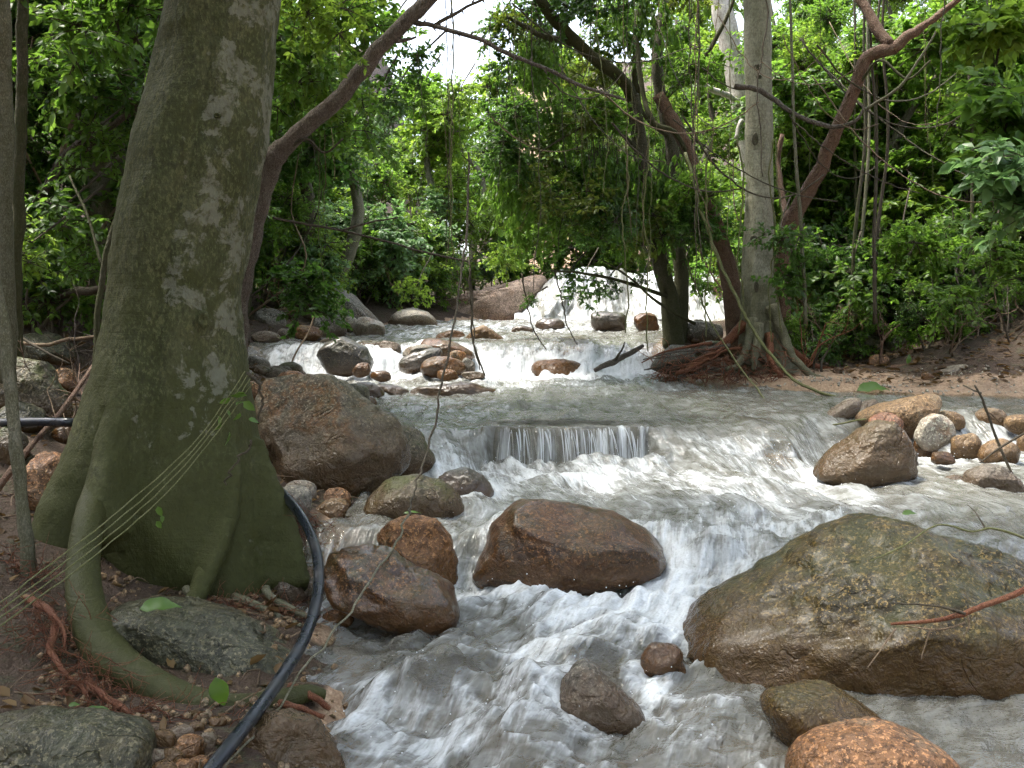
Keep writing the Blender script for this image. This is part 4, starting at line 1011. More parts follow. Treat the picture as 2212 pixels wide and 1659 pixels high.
def big_tree():
    d = 5.0
    L = [(-220, 385, 650), (-60, 378, 612), (0, 366, 602), (120, 341, 592), (250, 309, 580), (350, 283, 567), (430, 264, 550), (550, 250, 530), (640, 240, 517), (740, 224, 521), (850, 196, 540), (950, 160, 560), (1046, 118, 590), (1130, 98, 620), (1210, 100, 648), (1270, 110, 662), (1330, 120, 672), (1400, 128, 680)]
    top = [(9.0, 0.35, 0.14), (6.5, -0.55, 0.22)]
    base = at(390, 1330, d)
    t = thing('large_tree', 'massive leaning trunk with lichen patches and flaring mossy roots at left', 'tree', (base[0], base[1], base[2]))
    rows = [(at((l + r) / 2, v, d), (r - l) / 2 * ppm(d)) for v, l, r in L]
    z = np.array([p[2] for p, h in rows]); xc = np.array([p[0] for p, h in rows]); hw = np.array([h for p, h in rows])
    z = np.concatenate([[9.5, 6.5, 4.6], z]); xc = np.concatenate([[-0.2, -0.75, -1.08], xc]); hw = np.concatenate([[0.12, 0.2, 0.27], hw])
    o_ = np.argsort(z); z, xc, hw = z[o_], xc[o_], hw[o_]
    zz = np.concatenate([np.linspace(z[0], 3.4, 190), np.linspace(3.45, 9.5, 40)])
    K = 120; ang = np.linspace(0, 2 * math.pi, K, endpoint=False)
    X0 = np.interp(zz, z, xc); H0 = np.interp(zz, z, hw)
    ker = np.ones(9) / 9
    H0 = np.convolve(np.pad(H0, 4, 'edge'), ker, 'valid'); X0 = np.convolve(np.pad(X0, 4, 'edge'), ker, 'valid')
    RIDGES = []
    for pts in ([((330, 600, 4.95), .015), ((300, 760, 4.78), .045), ((268, 880, 4.68), .065), ((240, 960, 4.60), .075), ((218, 1040, 4.50), .08), ((200, 1100, 4.40), .08), ((188, 1160, 4.28), .076)],
                [((470, 900, 4.86), .01), ((500, 1010, 4.72), .04), ((490, 1110, 4.62), .06), ((462, 1200, 4.50), .065), ((438, 1265, 4.40), .055)],
                [((230, 830, 5.1), .02), ((200, 920, 5.02), .045), ((165, 1000, 4.95), .06), ((130, 1090, 4.84), .06), ((100, 1190, 4.66), .055)],
                [((560, 950, 4.95), .02), ((590, 1060, 4.86), .06), ((620, 1160, 4.76), .075), ((650, 1250, 4.66), .06)]):
        A_ = np.array([list(at(*p)) + [r_] for p, r_ in pts])[::-1]
        RIDGES.append((A_[:, 2], A_[:, 0], A_[:, 1], A_[:, 3]))
    V = []
    low = np.clip((1.25 - zz) / 1.2, 0, 1)                  # how far into the root flare
    for i, q in enumerate(zz):
        # buttress lobes: left, front-left, front-right, right, two at the back
        lob = 0
        for a0, w0, am in ((3.14, 0.34, 0.0), (3.95, 0.30, 0.22), (4.75, 0.24, -0.10), (5.35, 0.36, 0.06), (6.28, 0.3, 0.0), (0, 0.3, 0.0), (4.35, 0.22, -0.16), (1.2, 0.4, 0.2), (2.1, 0.3, 0.2)):
            lob = lob + am * np.exp(-(((ang - a0) / w0) ** 2))
        groove = -0.085 * np.exp(-(((ang - 4.85 + 0.06 * math.sin(q * 2)) / 0.10) ** 2)) * sst((q - 0.4) / 0.7) - 0.05 * np.exp(-(((ang - 5.5) / 0.16) ** 2)) * sst((q - 0.2) / 0.8) - 0.04 * np.exp(-(((ang - 4.0) / 0.3) ** 2))
        rr = H0[i] * (1 + low[i] ** 1.3 * lob * 1.6 + groove)
        dep = 0.92 - 0.12 * low[i]
        for zr, xr_, yr_, rho in RIDGES:                    # roots swell out of the trunk before they leave it
            if q < zr[0] - 0.12 or q > zr[-1]: continue
            ro = np.interp(q, zr, rho) * (sst((q - zr[0] + 0.12) / 0.12))
            cx_, cy_ = np.interp(q, zr, xr_) - X0[i], (np.interp(q, zr, yr_) - d) / dep
            dt = cx_ * np.cos(ang) + cy_ * np.sin(ang); disc = ro * ro - (cx_ * cx_ + cy_ * cy_ - dt * dt)
            hitd = np.where((disc > 0) & (dt > 0), dt + np.sqrt(np.maximum(disc, 0)), 0)
            # soft web on both sides of the root
            far_ = math.hypot(cx_, cy_) + ro; a1 = math.atan2(cy_, cx_) % (2 * math.pi)
            da = (ang - a1 + math.pi) % (2 * math.pi) - math.pi
            web = far_ * np.exp(-(da / (ro / far_ * 1.5)) ** 2)
            hitd = np.maximum(hitd * 0.98, web)
            kk = 0.05
            rr = np.where(hitd > 0.05, np.logaddexp(rr / kk, hitd / kk) * kk, rr)
        V.append(np.stack([X0[i] + rr * np.cos(ang), d + 0.0 + dep * rr * np.sin(ang), np.full(K, q)], 1))
    V = np.concatenate(V)
    cx = np.repeat(X0, K); a_ = np.tile(ang, len(zz))
    nrm = np.stack([np.cos(a_), np.sin(a_), 0 * a_], 1)
    nz = fbm(V[:, 0] * 4, V[:, 1] * 4, V[:, 2] * 1.8, 5, 4) * 0.018 + fbm(V[:, 0] * 15, V[:, 1] * 15, V[:, 2] * 9, 8, 3) * 0.0045
    # fine horizontal wrinkles low on the left flare
    wr = np.sin(V[:, 2] * 150 + 3 * fbm(V[:, 0] * 3, V[:, 2] * 3, 0, 4, 2)) * 0.002 * np.clip((1.3 - V[:, 2]) / 0.6, 0, 1) * np.clip(-np.cos(a_) * 1.4, 0, 1)
    V = V + nrm * (nz + wr)[:, None]
    n_, F = len(zz), []
    i = np.arange(n_ - 1)[:, None] * K + np.arange(K)[None, :]; j = np.arange(n_ - 1)[:, None] * K + (np.arange(K)[None, :] + 1) % K
    F = np.stack([i, j, j + K, i + K], -1).reshape(-1, 4)
    me = mk_mesh('trunk', V - base, F, B_BIG)
    lich = np.clip(np.cos(a_ - 5.85) * 1.2, 0, 1) ** 2.5 * np.clip((V[:, 2] - 0.75) / 0.5, 0, 1) * 1.3 + 0.12 * np.clip((V[:, 2] - 0.5) / 0.8, 0, 1)
    fattr(me, 'lich', lich); fattr(me, 'moss', np.clip(1.35 - V[:, 2] * 0.75, 0.15, 1.0))
    link('trunk', me, t)
    # roots
    P = [((218, 1040, 4.56), 30), ((200, 1100, 4.42), 34), ((187, 1150, 4.22), 33), ((180, 1240, 4.05), 36), ((192, 1330, 3.88), 42), ((232, 1412, 3.72), 46), ((310, 1474, 3.60), 44), ((410, 1518, 3.52), 38), ((500, 1532, 3.5), 34), ((590, 1518, 3.55), 28), ((660, 1498, 3.62), 20), ((700, 1500, 3.66), 12)]
    limb(t, 'root', wpts([p for p, r in P]), [r * ppm(p[2]) for p, r in P], B_ROOT, 9, 28, 0.025, 2.5, 3, wob=0.02)
    P = [((118, 1080, 4.84), 28), ((85, 1200, 4.6), 30), ((55, 1300, 4.45), 24), ((20, 1370, 4.35), 16)]
    limb(t, 'root', wpts([p for p, r in P]), [r * ppm(p[2]) for p, r in P], B_ROOT, 8, 20, 0.03, 3, 4, wob=0.02)
    P = [((462, 1200, 4.56), 22), ((440, 1250, 4.44), 24), ((425, 1285, 4.36), 22), ((395, 1325, 4.22), 16), ((350, 1355, 4.1), 6)]
    limb(t, 'root', wpts([p for p, r in P]), [r * ppm(p[2]) for p, r in P], B_BIG, 8, 18, 0.04, 3, 5, wob=0.02)
    for k, P in enumerate(([(505, 1290, 4.45), (560, 1312, 4.35), (610, 1335, 4.28), (650, 1352, 4.22)], [(575, 1275, 4.5), (600, 1300, 4.4), (640, 1322, 4.32), (675, 1335, 4.28)], [(400, 1270, 4.4), (440, 1310, 4.25), (470, 1330, 4.2)])):
        limb(t, 'root', wpts(P), np.linspace(11, 5, len(P)) * ppm(4.3), B_OLIVE, 8, 8, 0.1, 9, 20 + k)
    for k, (P, w_) in enumerate((([(60, 1290, 4.0), (108, 1322, 3.85), (118, 1370, 3.75), (108, 1400, 3.7), (130, 1440, 3.6), (165, 1475, 3.5), (190, 1500, 3.45)], 10), ([(118, 1330, 3.8), (140, 1365, 3.72), (138, 1400, 3.68)], 5), ([(-20, 1200, 4.3), (25, 1230, 4.25), (55, 1262, 4.2)], 9), ([(190, 1470, 3.5), (250, 1520, 3.4), (330, 1565, 3.32), (400, 1585, 3.3), (485, 1580, 3.32)], 9),
                                 ([(600, 1520, 3.52), (650, 1530, 3.5), (700, 1550, 3.5)], 10), ([(620, 1490, 3.62), (670, 1500, 3.6), (712, 1530, 3.6)], 12))):
        limb(t, 'root', wpts(P), np.linspace(w_, w_ * 0.5, len(P)) * ppm(3.6), B_ROOTRED, 8, 8, 0.15, 12, 40 + k)
    # red root hairs
    mb = MB(); r = np.random.default_rng(3)
    def hair(u, v, dd, n, su, sv, ln, rad=0.0022):
        for _ in range(n):
            a = at(u + r.normal() * su, v + r.normal() * sv, dd + r.normal() * 0.04)
            q = [a]; dr = np.array([r.normal(), r.normal() * 0.4, r.normal() * 0.5 - 0.3])
            for _ in range(4):
                dr = dr + r.normal(0, 0.5, 3); a = a + dr / np.linalg.norm(dr) * ln / 4; q.append(a)
            V, F = tri_tube(spline(q, 3), rad, rad * 0.4); mb.add(V, F.tolist())
    hair(30, 1255, 4.25, 160, 30, 34, 0.18); hair(195, 1480, 3.5, 130, 40, 24, 0.15); hair(250, 1545, 3.36, 110, 70, 12, 0.15); hair(400, 1560, 3.35, 90, 60, 10, 0.15); hair(110, 1380, 3.8, 90, 40, 50, 0.2)
    hair(540, 1335, 4.35, 220, 60, 16, 0.17); hair(660, 1140, 4.9, 50, 22, 20, 0.15); hair(470, 1320, 4.35, 120, 60, 10, 0.14); hair(130, 1400, 3.75, 25, 25, 40, 0.16)
    o = mb.build('root_fibres', B_ROOTRED, None); o.parent = t; o.location = tuple(-base); o['kind'] = 'stuff'
    knots(t, [(440, 690, 4.73, 12, 20), (395, 400, 4.74, 8, 22), (300, 565, 4.79, 12, 8), (470, 250, 4.74, 8, 6), (350, 270, 4.79, 10, 7), (275, 735, 4.8, 9, 9)], B_BIG)
    # limbs and crown above the picture
    for k, (a, b, c) in enumerate((((-0.9, 5.0, 5.2), (-2.4, 5.6, 6.6), (-3.8, 6.4, 7.2)), ((-0.75, 5.0, 6.0), (0.4, 5.8, 7.0), (1.8, 6.6, 7.5)), ((-0.6, 5.0, 6.6), (-0.4, 3.4, 7.6), (0.2, 1.8, 8.0)), ((-0.8, 5.0, 5.8), (-2.2, 3.8, 6.8), (-3.4, 2.4, 7.4)))):
        limb(t, 'branch', [a, b, c], [0.11, 0.07, 0.03], B_BIG, 6, 8, 0.08, 5, 60 + k)
    r = np.random.default_rng(8)
    for k in range(18):
        p = (r.uniform(-5.5, 2.4), r.uniform(0.2, 8.2), r.uniform(5.6, 8.2))
        if p[2] < 1.6 + 0.40 * p[1] + 1.3: continue
        foliage(t, p, r.uniform(1.1, 1.6), 'broad', L_MID)

def forked_tree():
    base = at(1460, 748, 12.9)
    t = thing('forked_tree', 'dark mossy tree with two stems standing before the waterfall', 'tree', base)
    P = [(1455, 752, 12.9), (1446, 650, 12.9), (1425, 560, 12.8), (1400, 430, 12.7), (1380, 300, 12.6), (1368, 205, 12.5)]
    limb(t, 'trunk', wpts(P), np.array([24, 19, 17, 16, 15, 14]) * ppm(12.9), B_DARK, 7, 12, 0.1, 5, 101)
    P = [(1368, 208, 12.5), (1335, 165, 12.3), (1270, 115, 12.0), (1215, 60, 11.8), (1170, 0, 11.6), (1130, -80, 11.4)]
    limb(t, 'branch', wpts(P), np.array([14, 13, 12, 12, 11, 9]) * ppm(12.5), B_DARK, 7, 10, 0.1, 5, 102)
    P = [(1466, 752, 13.0), (1470, 600, 13.0), (1463, 480, 13.0), (1455, 350, 13.0), (1428, 210, 13.0), (1420, 120, 13.0), (1440, 0, 13.0), (1455, -120, 13.0)]
    limb(t, 'trunk', wpts(P), np.array([22, 16, 14, 14, 13, 12, 12, 11]) * ppm(13), B_DARK, 7, 10, 0.1, 5, 103)
    for k, (P, w_) in enumerate((([(1240, 92, 11.9), (1180, 80, 11.8), (1130, 55, 11.7), (1095, 35, 11.6)], 8), ([(1372, 200, 12.5), (1375, 90, 12.4), (1380, 0, 12.3), (1400, -60, 12.2)], 7), ([(1385, 330, 12.6), (1330, 280, 12.2), (1260, 275, 11.9), (1165, 330, 11.6)], 5),
                                 ([(1395, 400, 12.7), (1345, 370, 12.5), (1310, 385, 12.3)], 6), ([(1430, 215, 13), (1500, 150, 12.9), (1560, 60, 12.8), (1600, -40, 12.7)], 8), ([(1448, 300, 13), (1390, 245, 12.7), (1380, 180, 12.6)], 6), ([(1440, 640, 12.8), (1350, 610, 12.3), (1260, 590, 12.0), (1190, 585, 11.8)], 5), ([(1500, 700, 12.6), (1430, 660, 12.4), (1360, 600, 12.2), (1300, 560, 12.0)], 4))):
        limb(t, 'branch', wpts(P), np.linspace(w_, w_ * 0.4, len(P)) * ppm(12.3), B_DARK, 6, 7, 0.1, 6, 110 + k)
    r = np.random.default_rng(21)
    # hanging curtain of leaves in mid picture
    spots = [(a, b - 55) for a, b in [(1130, 120), (1190, 170), (1250, 190), (1130, 300), (1080, 330), (1190, 330), (1250, 320), (1310, 300), (1060, 420), (1120, 440), (1180, 470), (1240, 450), (1300, 450), (1340, 420), (1160, 540), (1220, 540), (1290, 530), (1350, 520), (1400, 540), (1320, 150), (1290, 40), (1380, 60), (1470, 60), (1500, 470), (1520, 560), (1200, 30), (1340, 230), (1480, 200), (1120, 210), (1440, 480), (1180, 400), (1270, 400), (1230, 500), (1130, 500)]]
    spots = spots + [(a + 40 * math.sin(i), b - 20) for i, (a, b) in enumerate(spots[::4])]
    for k, (u, v) in enumerate(spots):
        dd = r.uniform(11.2, 12.9)
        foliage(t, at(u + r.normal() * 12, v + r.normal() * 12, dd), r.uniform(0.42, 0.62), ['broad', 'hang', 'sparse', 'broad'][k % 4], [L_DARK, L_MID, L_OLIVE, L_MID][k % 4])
    for k in range(16):  # clumps above the frame, added and spread to shade the middle stream
        foliage(t, (r.uniform(-3.2, 3.6) if k < 10 else r.uniform(-3.0, 0.8), r.uniform(7.6, 12.0) if k < 10 else r.uniform(7.4, 10.2), r.uniform(6.8, 8.4)), r.uniform(1.0, 1.5), 'fine', L_MID)

def pale_tree():
    d = 11.6
    base = at(1648, 792, d)
    t = thing('pale_trunk_tree', 'straight pale grey green trunk with fluted foot on the right bank', 'tree', base)
    P = [(1655, 815, d), (1650, 770, d), (1645, 700, d), (1638, 600, d), (1640, 400, d), (1638, 200, d), (1635, 0, d), (1630, -150, d), (1640, -600, d)]
    pts = wpts(P); rad = np.array([66, 54, 42, 35, 29, 28, 28, 26, 16]) * ppm(d)
    C = spline(pts, 16); R = np.interp(np.linspace(0, 1, len(C)), np.linspace(0, 1, len(pts)), rad)
    K = 40; ang = np.linspace(0, 2 * math.pi, K, endpoint=False); V = []
    for c, r_ in zip(C, R):
        low = np.clip((base[2] + 1.3 - c[2]) / 1.1, 0, 1)
        fl = 1 + low * (0.16 * np.cos(6 * ang + 0.7) + 0.08 * np.cos(3 * ang)) + 0.02 * np.cos(5 * ang + c[2] * 2)
        V.append(np.stack([c[0] + r_ * fl * np.cos(ang), c[1] + r_ * fl * np.sin(ang), np.full(K, c[2])], 1))
    V = np.concatenate(V)
    nz = fbm(V[:, 0] * 5, V[:, 1] * 5, V[:, 2] * 3, 6, 4) * 0.012
    V[:, 0] += nz; V[:, 1] += nz
    n_ = len(C); i = np.arange(n_ - 1)[:, None] * K + np.arange(K)[None, :]; j = np.arange(n_ - 1)[:, None] * K + (np.arange(K)[None, :] + 1) % K
    me = mk_mesh('trunk', V - base, np.stack([i, j, j + K, i + K], -1).reshape(-1, 4)[:, ::-1].copy(), B_PALE)
    fattr(me, 'lich', np.full(len(V), 0.5)); fattr(me, 'moss', np.clip(1.2 - (V[:, 2] - base[2]) / 1.6, 0.0, 1))
    link('trunk', me, t)
    for k, (P, w_) in enumerate((([(1665, 660, 11.35), (1690, 720, 11.25), (1712, 770, 11.15), (1745, 805, 11.05), (1790, 822, 11.0)], 14), ([(1628, 690, 11.3), (1618, 740, 11.2), (1600, 780, 11.1), (1570, 800, 11.0)], 13), ([(1640, 700, 11.25), (1632, 760, 11.1), (1628, 800, 11.0)], 13), ([(1610, 700, 11.5), (1560, 745, 11.4), (1500, 790, 11.2), (1460, 808, 11.1)], 12), ([(1660, 720, 11.3), (1665, 780, 11.1), (1690, 815, 10.95)], 10), ([(1690, 740, 11.5), (1760, 790, 11.6), (1850, 800, 11.5)], 9))):
        limb(t, 'root', wpts(P), np.linspace(w_, w_ * 0.35, len(P)) * ppm(11.3), B_OLIVE if k < 3 else B_ROOTRED, 7, 9, 0.12, 7, 130 + k)
    r = np.random.default_rng(17)
    for k in range(18):
        u0, v0 = r.uniform(1480, 1640), r.uniform(740, 800)
        P = [(u0, v0, 11.3)]
        du = r.normal() * 25 - 15
        for q in range(3):
            P.append((P[-1][0] + du + r.normal() * 18, P[-1][1] + r.uniform(4, 26), P[-1][2] - 0.06))
        P = [(u, min(v, 830), dd) for u, v, dd in P]
        limb(t, 'root', wpts(P), np.linspace(r.uniform(3, 7), 1.2, 4) * ppm(11.2), [B_ROOTRED, B_BROWN, B_RED, B_TWIGD][k % 4], 5, 5, 0.1, 9, 150 + k)
    mb = MB()
    for k in range(230):
        u0, v0 = r.uniform(1410, 1700), 0
        v0 = 818 - abs(r.normal()) * 30 - max(0, (u0 - 1650) * 0.0)
        a = at(u0, v0, 11.0 + r.normal() * 0.15); q = [a]; dr = np.array([r.normal(), r.normal() * 0.4, r.normal() * 0.5 - 0.4])
        for _ in range(4):
            dr = dr + r.normal(0, 0.5, 3); a = a + dr / np.linalg.norm(dr) * 0.07; q.append(a)
        V, F = tri_tube(spline(q, 2), 0.006, 0.002); mb.add(V, F.tolist())
    o = mb.build('root_fibres', B_ROOTRED, None); o.parent = t; o.location = tuple(-base); o['kind'] = 'stuff'
    knots(t, [(1636, 145, 11.45, 9, 6), (1640, 166, 11.45, 6, 4), (1631, 300, 11.45, 7, 14), (1628, 515, 11.42, 8, 7), (1650, 430, 11.45, 5, 5), (1634, 620, 11.4, 5, 12)], B_DARK)
    P = [(1588, 186, 11.1), (1640, 196, 11.15), (1700, 236, 11.0), (1780, 272, 10.8), (1845, 264, 10.6), (1868, 232, 10.5)]
    limb(t, 'branch', wpts(P), np.array([5, 6, 5, 5, 4, 2]) * ppm(11), B_BROWN, 7, 7, 0.1, 9, 180)
    for k in range(7):
        foliage(t, (r.uniform(1.0, 6.0), r.uniform(8.0, 12.5), r.uniform(5.9, 8.0)), r.uniform(1.0, 1.5), 'broad', L_MID)

def knots(tree, spots, mat):
    """scars left by shed twigs: low swollen rims, set into the bark"""
    tr = [c for c in tree.children if c.name.startswith('trunk')][0]
    Q, F = ico(3)
    for u, v, d, a, b in spots:
        p = at(u, v, d) - np.array(tree.location)
        rr = np.hypot(Q[:, 0], Q[:, 2])
        V = Q * np.array([a * ppm(d), 0.02, b * ppm(d)]); V[:, 1] += 0.022 * np.exp(-(rr / 0.45) ** 2)
        me = mk_mesh('knot', V, F, mat); fattr(me, 'lich', np.zeros(len(V))); fattr(me, 'moss', np.zeros(len(V)))
        o = link('knot', me, tr, tuple(p))
def simple_tree(name, label, cat, stems, fol=(), group=None):
    """stems: list of (part name, [(u, v, d, half width in picture)], material)"""
    u, v, d, w_ = stems[0][1][0]
    t = thing(name, label, cat, at(u, v, d), group)
    for k, (nm, P, m) in enumerate(stems):
        limb(t, nm, wpts([p[:3] for p in P]), [p[3] * ppm(p[2]) for p in P], m, 7, 10 if P[0][3] > 8 else 6, 0.12, 7, 200 + int(u) + k)
    for f in fol:
        foliage(t, at(*f[:3]), f[3], f[4], f[5])
    return t

def other_trees():
    # thorny leaning stem beside the big trunk
    th_ = []
    t = simple_tree('leaning_tree', 'thin brown stem leaning right from behind the massive trunk', 'tree', [
        ('trunk', [(520, 860, 6.9, 20), (518, 720, 6.85, 18), (522, 640, 6.8, 17), (535, 560, 6.75, 18), (560, 455, 6.7, 17), (580, 380, 6.65, 19), (600, 335, 6.6, 22), (650, 285, 6.55, 18), (720, 222, 6.5, 17), (790, 145, 6.45, 17), (850, 72, 6.4, 16), (925, 0, 6.35, 15), (1000, -90, 6.3, 16)], B_BROWN),
        ('branch', [(885, 42, 6.4, 7), (940, 58, 6.3, 5), (1010, 75, 6.2, 5), (1090, 112, 6.1, 5), (1180, 150, 6.0, 4.5), (1265, 188, 5.9, 4), (1350, 216, 5.8, 2.5)], B_BROWN),
        ('branch', [(935, 57, 6.3, 4), (1000, 20, 6.3, 3.5), (1060, -10, 6.3, 3)], B_TWIGD),
        ('branch', [(850, 85, 6.4, 7), (872, 88, 6.4, 4), (900, 80, 6.4, 2)], B_BROWN),
        ('branch', [(590, 470, 6.65, 2.6), (650, 482, 6.6, 2.8), (740, 498, 6.5, 2.8), (830, 520, 6.45, 2.5), (920, 545, 6.4, 2.2), (1010, 565, 6.35, 2)], B_TWIGD),
        ('branch', [(740, 498, 6.5, 3), (800, 480, 6.5, 2.2), (860, 470, 6.5, 1.5)], B_TWIGD),
        ('branch', [(600, 340, 6.6, 6), (660, 300, 6.5, 3), (700, 330, 6.5, 2.5), (740, 300, 6.4, 2)], B_TWIGD)],
        [])
    # thorns along the thin branches
    tb = [c for c in bpy.data.objects if c.parent == t and c.name.startswith('branch')][:2]
    cone = bmesh.new(); bmesh.ops.create_cone(cone, segments=6, radius1=0.009, radius2=0.001, depth=0.035, cap_ends=True)
    cm = bpy.data.meshes.new('thorn'); cone.to_mesh(cm); cone.free(); cm.materials.append(B_BROWN)
    L1 = spline(wpts([(885, 42, 6.4), (940, 58, 6.3), (1010, 75, 6.2), (1090, 112, 6.1), (1180, 150, 6.0), (1265, 188, 5.9)]), 8); L2 = spline(wpts([(935, 57, 6.3), (1000, 20, 6.3), (1060, -10, 6.3)]), 8)
    for br, L_ in zip(tb, (L1, L2)):
        for q in range(2, len(L_) - 2, 3):
            th = link('thorn', cm, br, tuple(L_[q] - np.array(t.location) + np.array([0, -0.004, 0.02 * (1 if q % 2 else -1)])))
            th.rotation_euler = (0.3, 0.5, 0) if q % 2 else (3.14, -0.5, 0)
    # left edge
    simple_tree('slender_trunk', 'slender olive trunk running up the left edge of the picture', 'tree', [('trunk', [(14, 820, 5.6, 20), (14, 640, 5.5, 19), (8, 400, 5.4, 17), (12, 200, 5.3, 17), (6, 0, 5.2, 15), (-10, -300, 5.1, 12)], B_OLIVE)])
    simple_tree('slender_trunk', 'thin dark trunk just right of the olive one at the left edge', 'tree', [('trunk', [(34, 780, 6.0, 15), (32, 600, 5.9, 15), (40, 400, 5.85, 13), (46, 200, 5.8, 12), (50, 0, 5.7, 12), (55, -300, 5.6, 10)], B_DARK)])
    simple_tree('sapling', 'grey green sapling stem crossing the hose at far left', 'sapling', [('stem', [(66, 1420, 4.25, 15), (58, 1250, 4.25, 15), (45, 1050, 4.25, 14), (28, 850, 4.25, 13), (6, 700, 4.25, 12), (-20, 560, 4.25, 11), (-60, 300, 4.25, 10)], B_OLIVE)])
    simple_tree('thin_sapling', 'thin dark stem rising behind the left side of the massive trunk', 'sapling', [('stem', [(205, 860, 6.2, 7), (210, 700, 6.2, 7), (222, 580, 6.2, 7), (250, 480, 6.2, 6), (285, 380, 6.2, 5)], B_DARK), ('branch', [(222, 580, 6.2, 4), (190, 470, 6.3, 3), (150, 380, 6.4, 2)], B_DARK)])
    # dead branches in the left thicket
    simple_tree('dead_branch', 'bare forked brown branch in the dim thicket left of the trunk', 'branch', [('stem', [(90, 420, 8.0, 10), (130, 350, 7.8, 9), (180, 300, 7.6, 8), (250, 265, 7.4, 7), (330, 210, 7.2, 6)], B_BROWN), ('fork', [(180, 300, 7.6, 6), (165, 220, 7.7, 5), (135, 140, 7.8, 4), (105, 60, 7.9, 3)], B_BROWN), ('fork', [(130, 350, 7.8, 6), (160, 250, 7.9, 6), (200, 200, 8.0, 5)], B_TWIG), ('twig', [(165, 215, 7.6, 3), (230, 210, 7.5, 3), (290, 215, 7.4, 2)], B_BROWN)])
    simple_tree('fallen_log', 'dark fallen branch lying across the left bank behind the sapling', 'log', [('stem', [(22, 665, 7.4, 9), (80, 645, 7.3, 9), (160, 632, 7.2, 10), (245, 622, 7.1, 9)], B_TWIGD)])
    simple_tree('fallen_stick', 'pale stick resting on the blue grey stone', 'stick', [('stem', [(22, 738, 6.6, 4), (95, 745, 6.5, 4), (140, 735, 6.5, 4), (205, 728, 6.4, 3)], B_TWIG)])
    simple_tree('fallen_stick', 'thin dark stick slanting down across the blue grey stone', 'stick', [('stem', [(10, 700, 6.5, 3), (70, 745, 6.4, 3), (150, 785, 6.3, 2)], B_TWIGD)])
    simple_tree('fallen_log', 'grey fallen trunk on the slope near the left edge', 'log', [('stem', [(20, 560, 8.6, 12), (70, 520, 8.5, 12), (140, 490, 8.4, 10), (200, 480, 8.3, 7)], B_TWIG)])
    simple_tree('fallen_stick', 'reddish stick leaning against the left flare of the trunk', 'stick', [('stem', [(-10, 1060, 4.9, 8), (60, 970, 5.1, 7), (140, 880, 5.4, 6), (200, 790, 5.7, 4)], B_RED)])
    # right
    simple_tree('leaning_stump', 'broken red brown stem leaning left of the pale trunk', 'tree', [('trunk', [(1600, 790, 12.2, 26), (1590, 700, 12.2, 24), (1575, 600, 12.2, 20), (1545, 480, 12.2, 15), (1500, 360, 12.2, 14), (1452, 258, 12.2, 15), (1420, 206, 12.2, 13)], B_RED), ('branch', [(1490, 340, 12.2, 4), (1462, 290, 12.0, 5), (1445, 280, 11.9, 5), (1410, 260, 11.9, 6), (1385, 180, 12.0, 6), (1375, 60, 12.1, 6), (1390, -40, 12.2, 5)], B_DARK)])
    simple_tree('red_barked_tree', 'crooked red brown tree leaning right of the pale trunk', 'tree', [('trunk', [(1688, 780, 11.9, 18), (1690, 650, 11.8, 18), (1698, 520, 11.7, 18), (1716, 462, 11.6, 18), (1768, 372, 11.4, 16), (1802, 290, 11.2, 15), (1848, 190, 11.0, 14), (1872, 125, 10.9, 14), (1930, 102, 10.8, 13), (1985, 62, 10.7, 9), (2060, 6, 10.6, 6), (2140, -70, 10.5, 4)], B_RED),
        ('branch', [(1922, 98, 10.8, 12), (1895, 62, 10.9, 12), (1870, 20, 11.0, 11), (1850, -20, 11.1, 11), (1830, -80, 11.2, 9)], B_RED), ('branch', [(1700, 480, 11.7, 7), (1690, 420, 11.9, 6), (1680, 350, 12.0, 6), (1690, 290, 12.0, 5)], B_RED), ('branch', [(1850, 190, 11, 3), (1900, 130, 10.7, 3), (1960, 170, 10.5, 3), (2010, 130, 10.4, 2)], B_DARK), ('branch', [(1870, 235, 10.6, 3), (1940, 190, 10.4, 3), (1990, 120, 10.3, 2.5), (2040, 40, 10.2, 2)], B_OLIVE)])
    simple_tree('white_trunk_tree', 'whitish leaning trunk far behind the pale trunk', 'tree', [('trunk', [(1640, 690, 15.5, 26), (1638, 500, 15.4, 26), (1620, 330, 15.2, 24), (1602, 220, 15, 23), (1580, 110, 15, 22), (1560, 20, 15, 22), (1540, -80, 15, 20), (1500, -300, 15, 16)], B_WHITE), ('branch', [(1600, 225, 14.9, 7), (1570, 205, 14.7, 6), (1540, 195, 14.5, 6), (1500, 172, 14.2, 5)], B_WHITE), ('branch', [(1620, 300, 14.8, 5), (1600, 260, 14.6, 5), (1590, 300, 14.5, 4)], B_WHITE)])

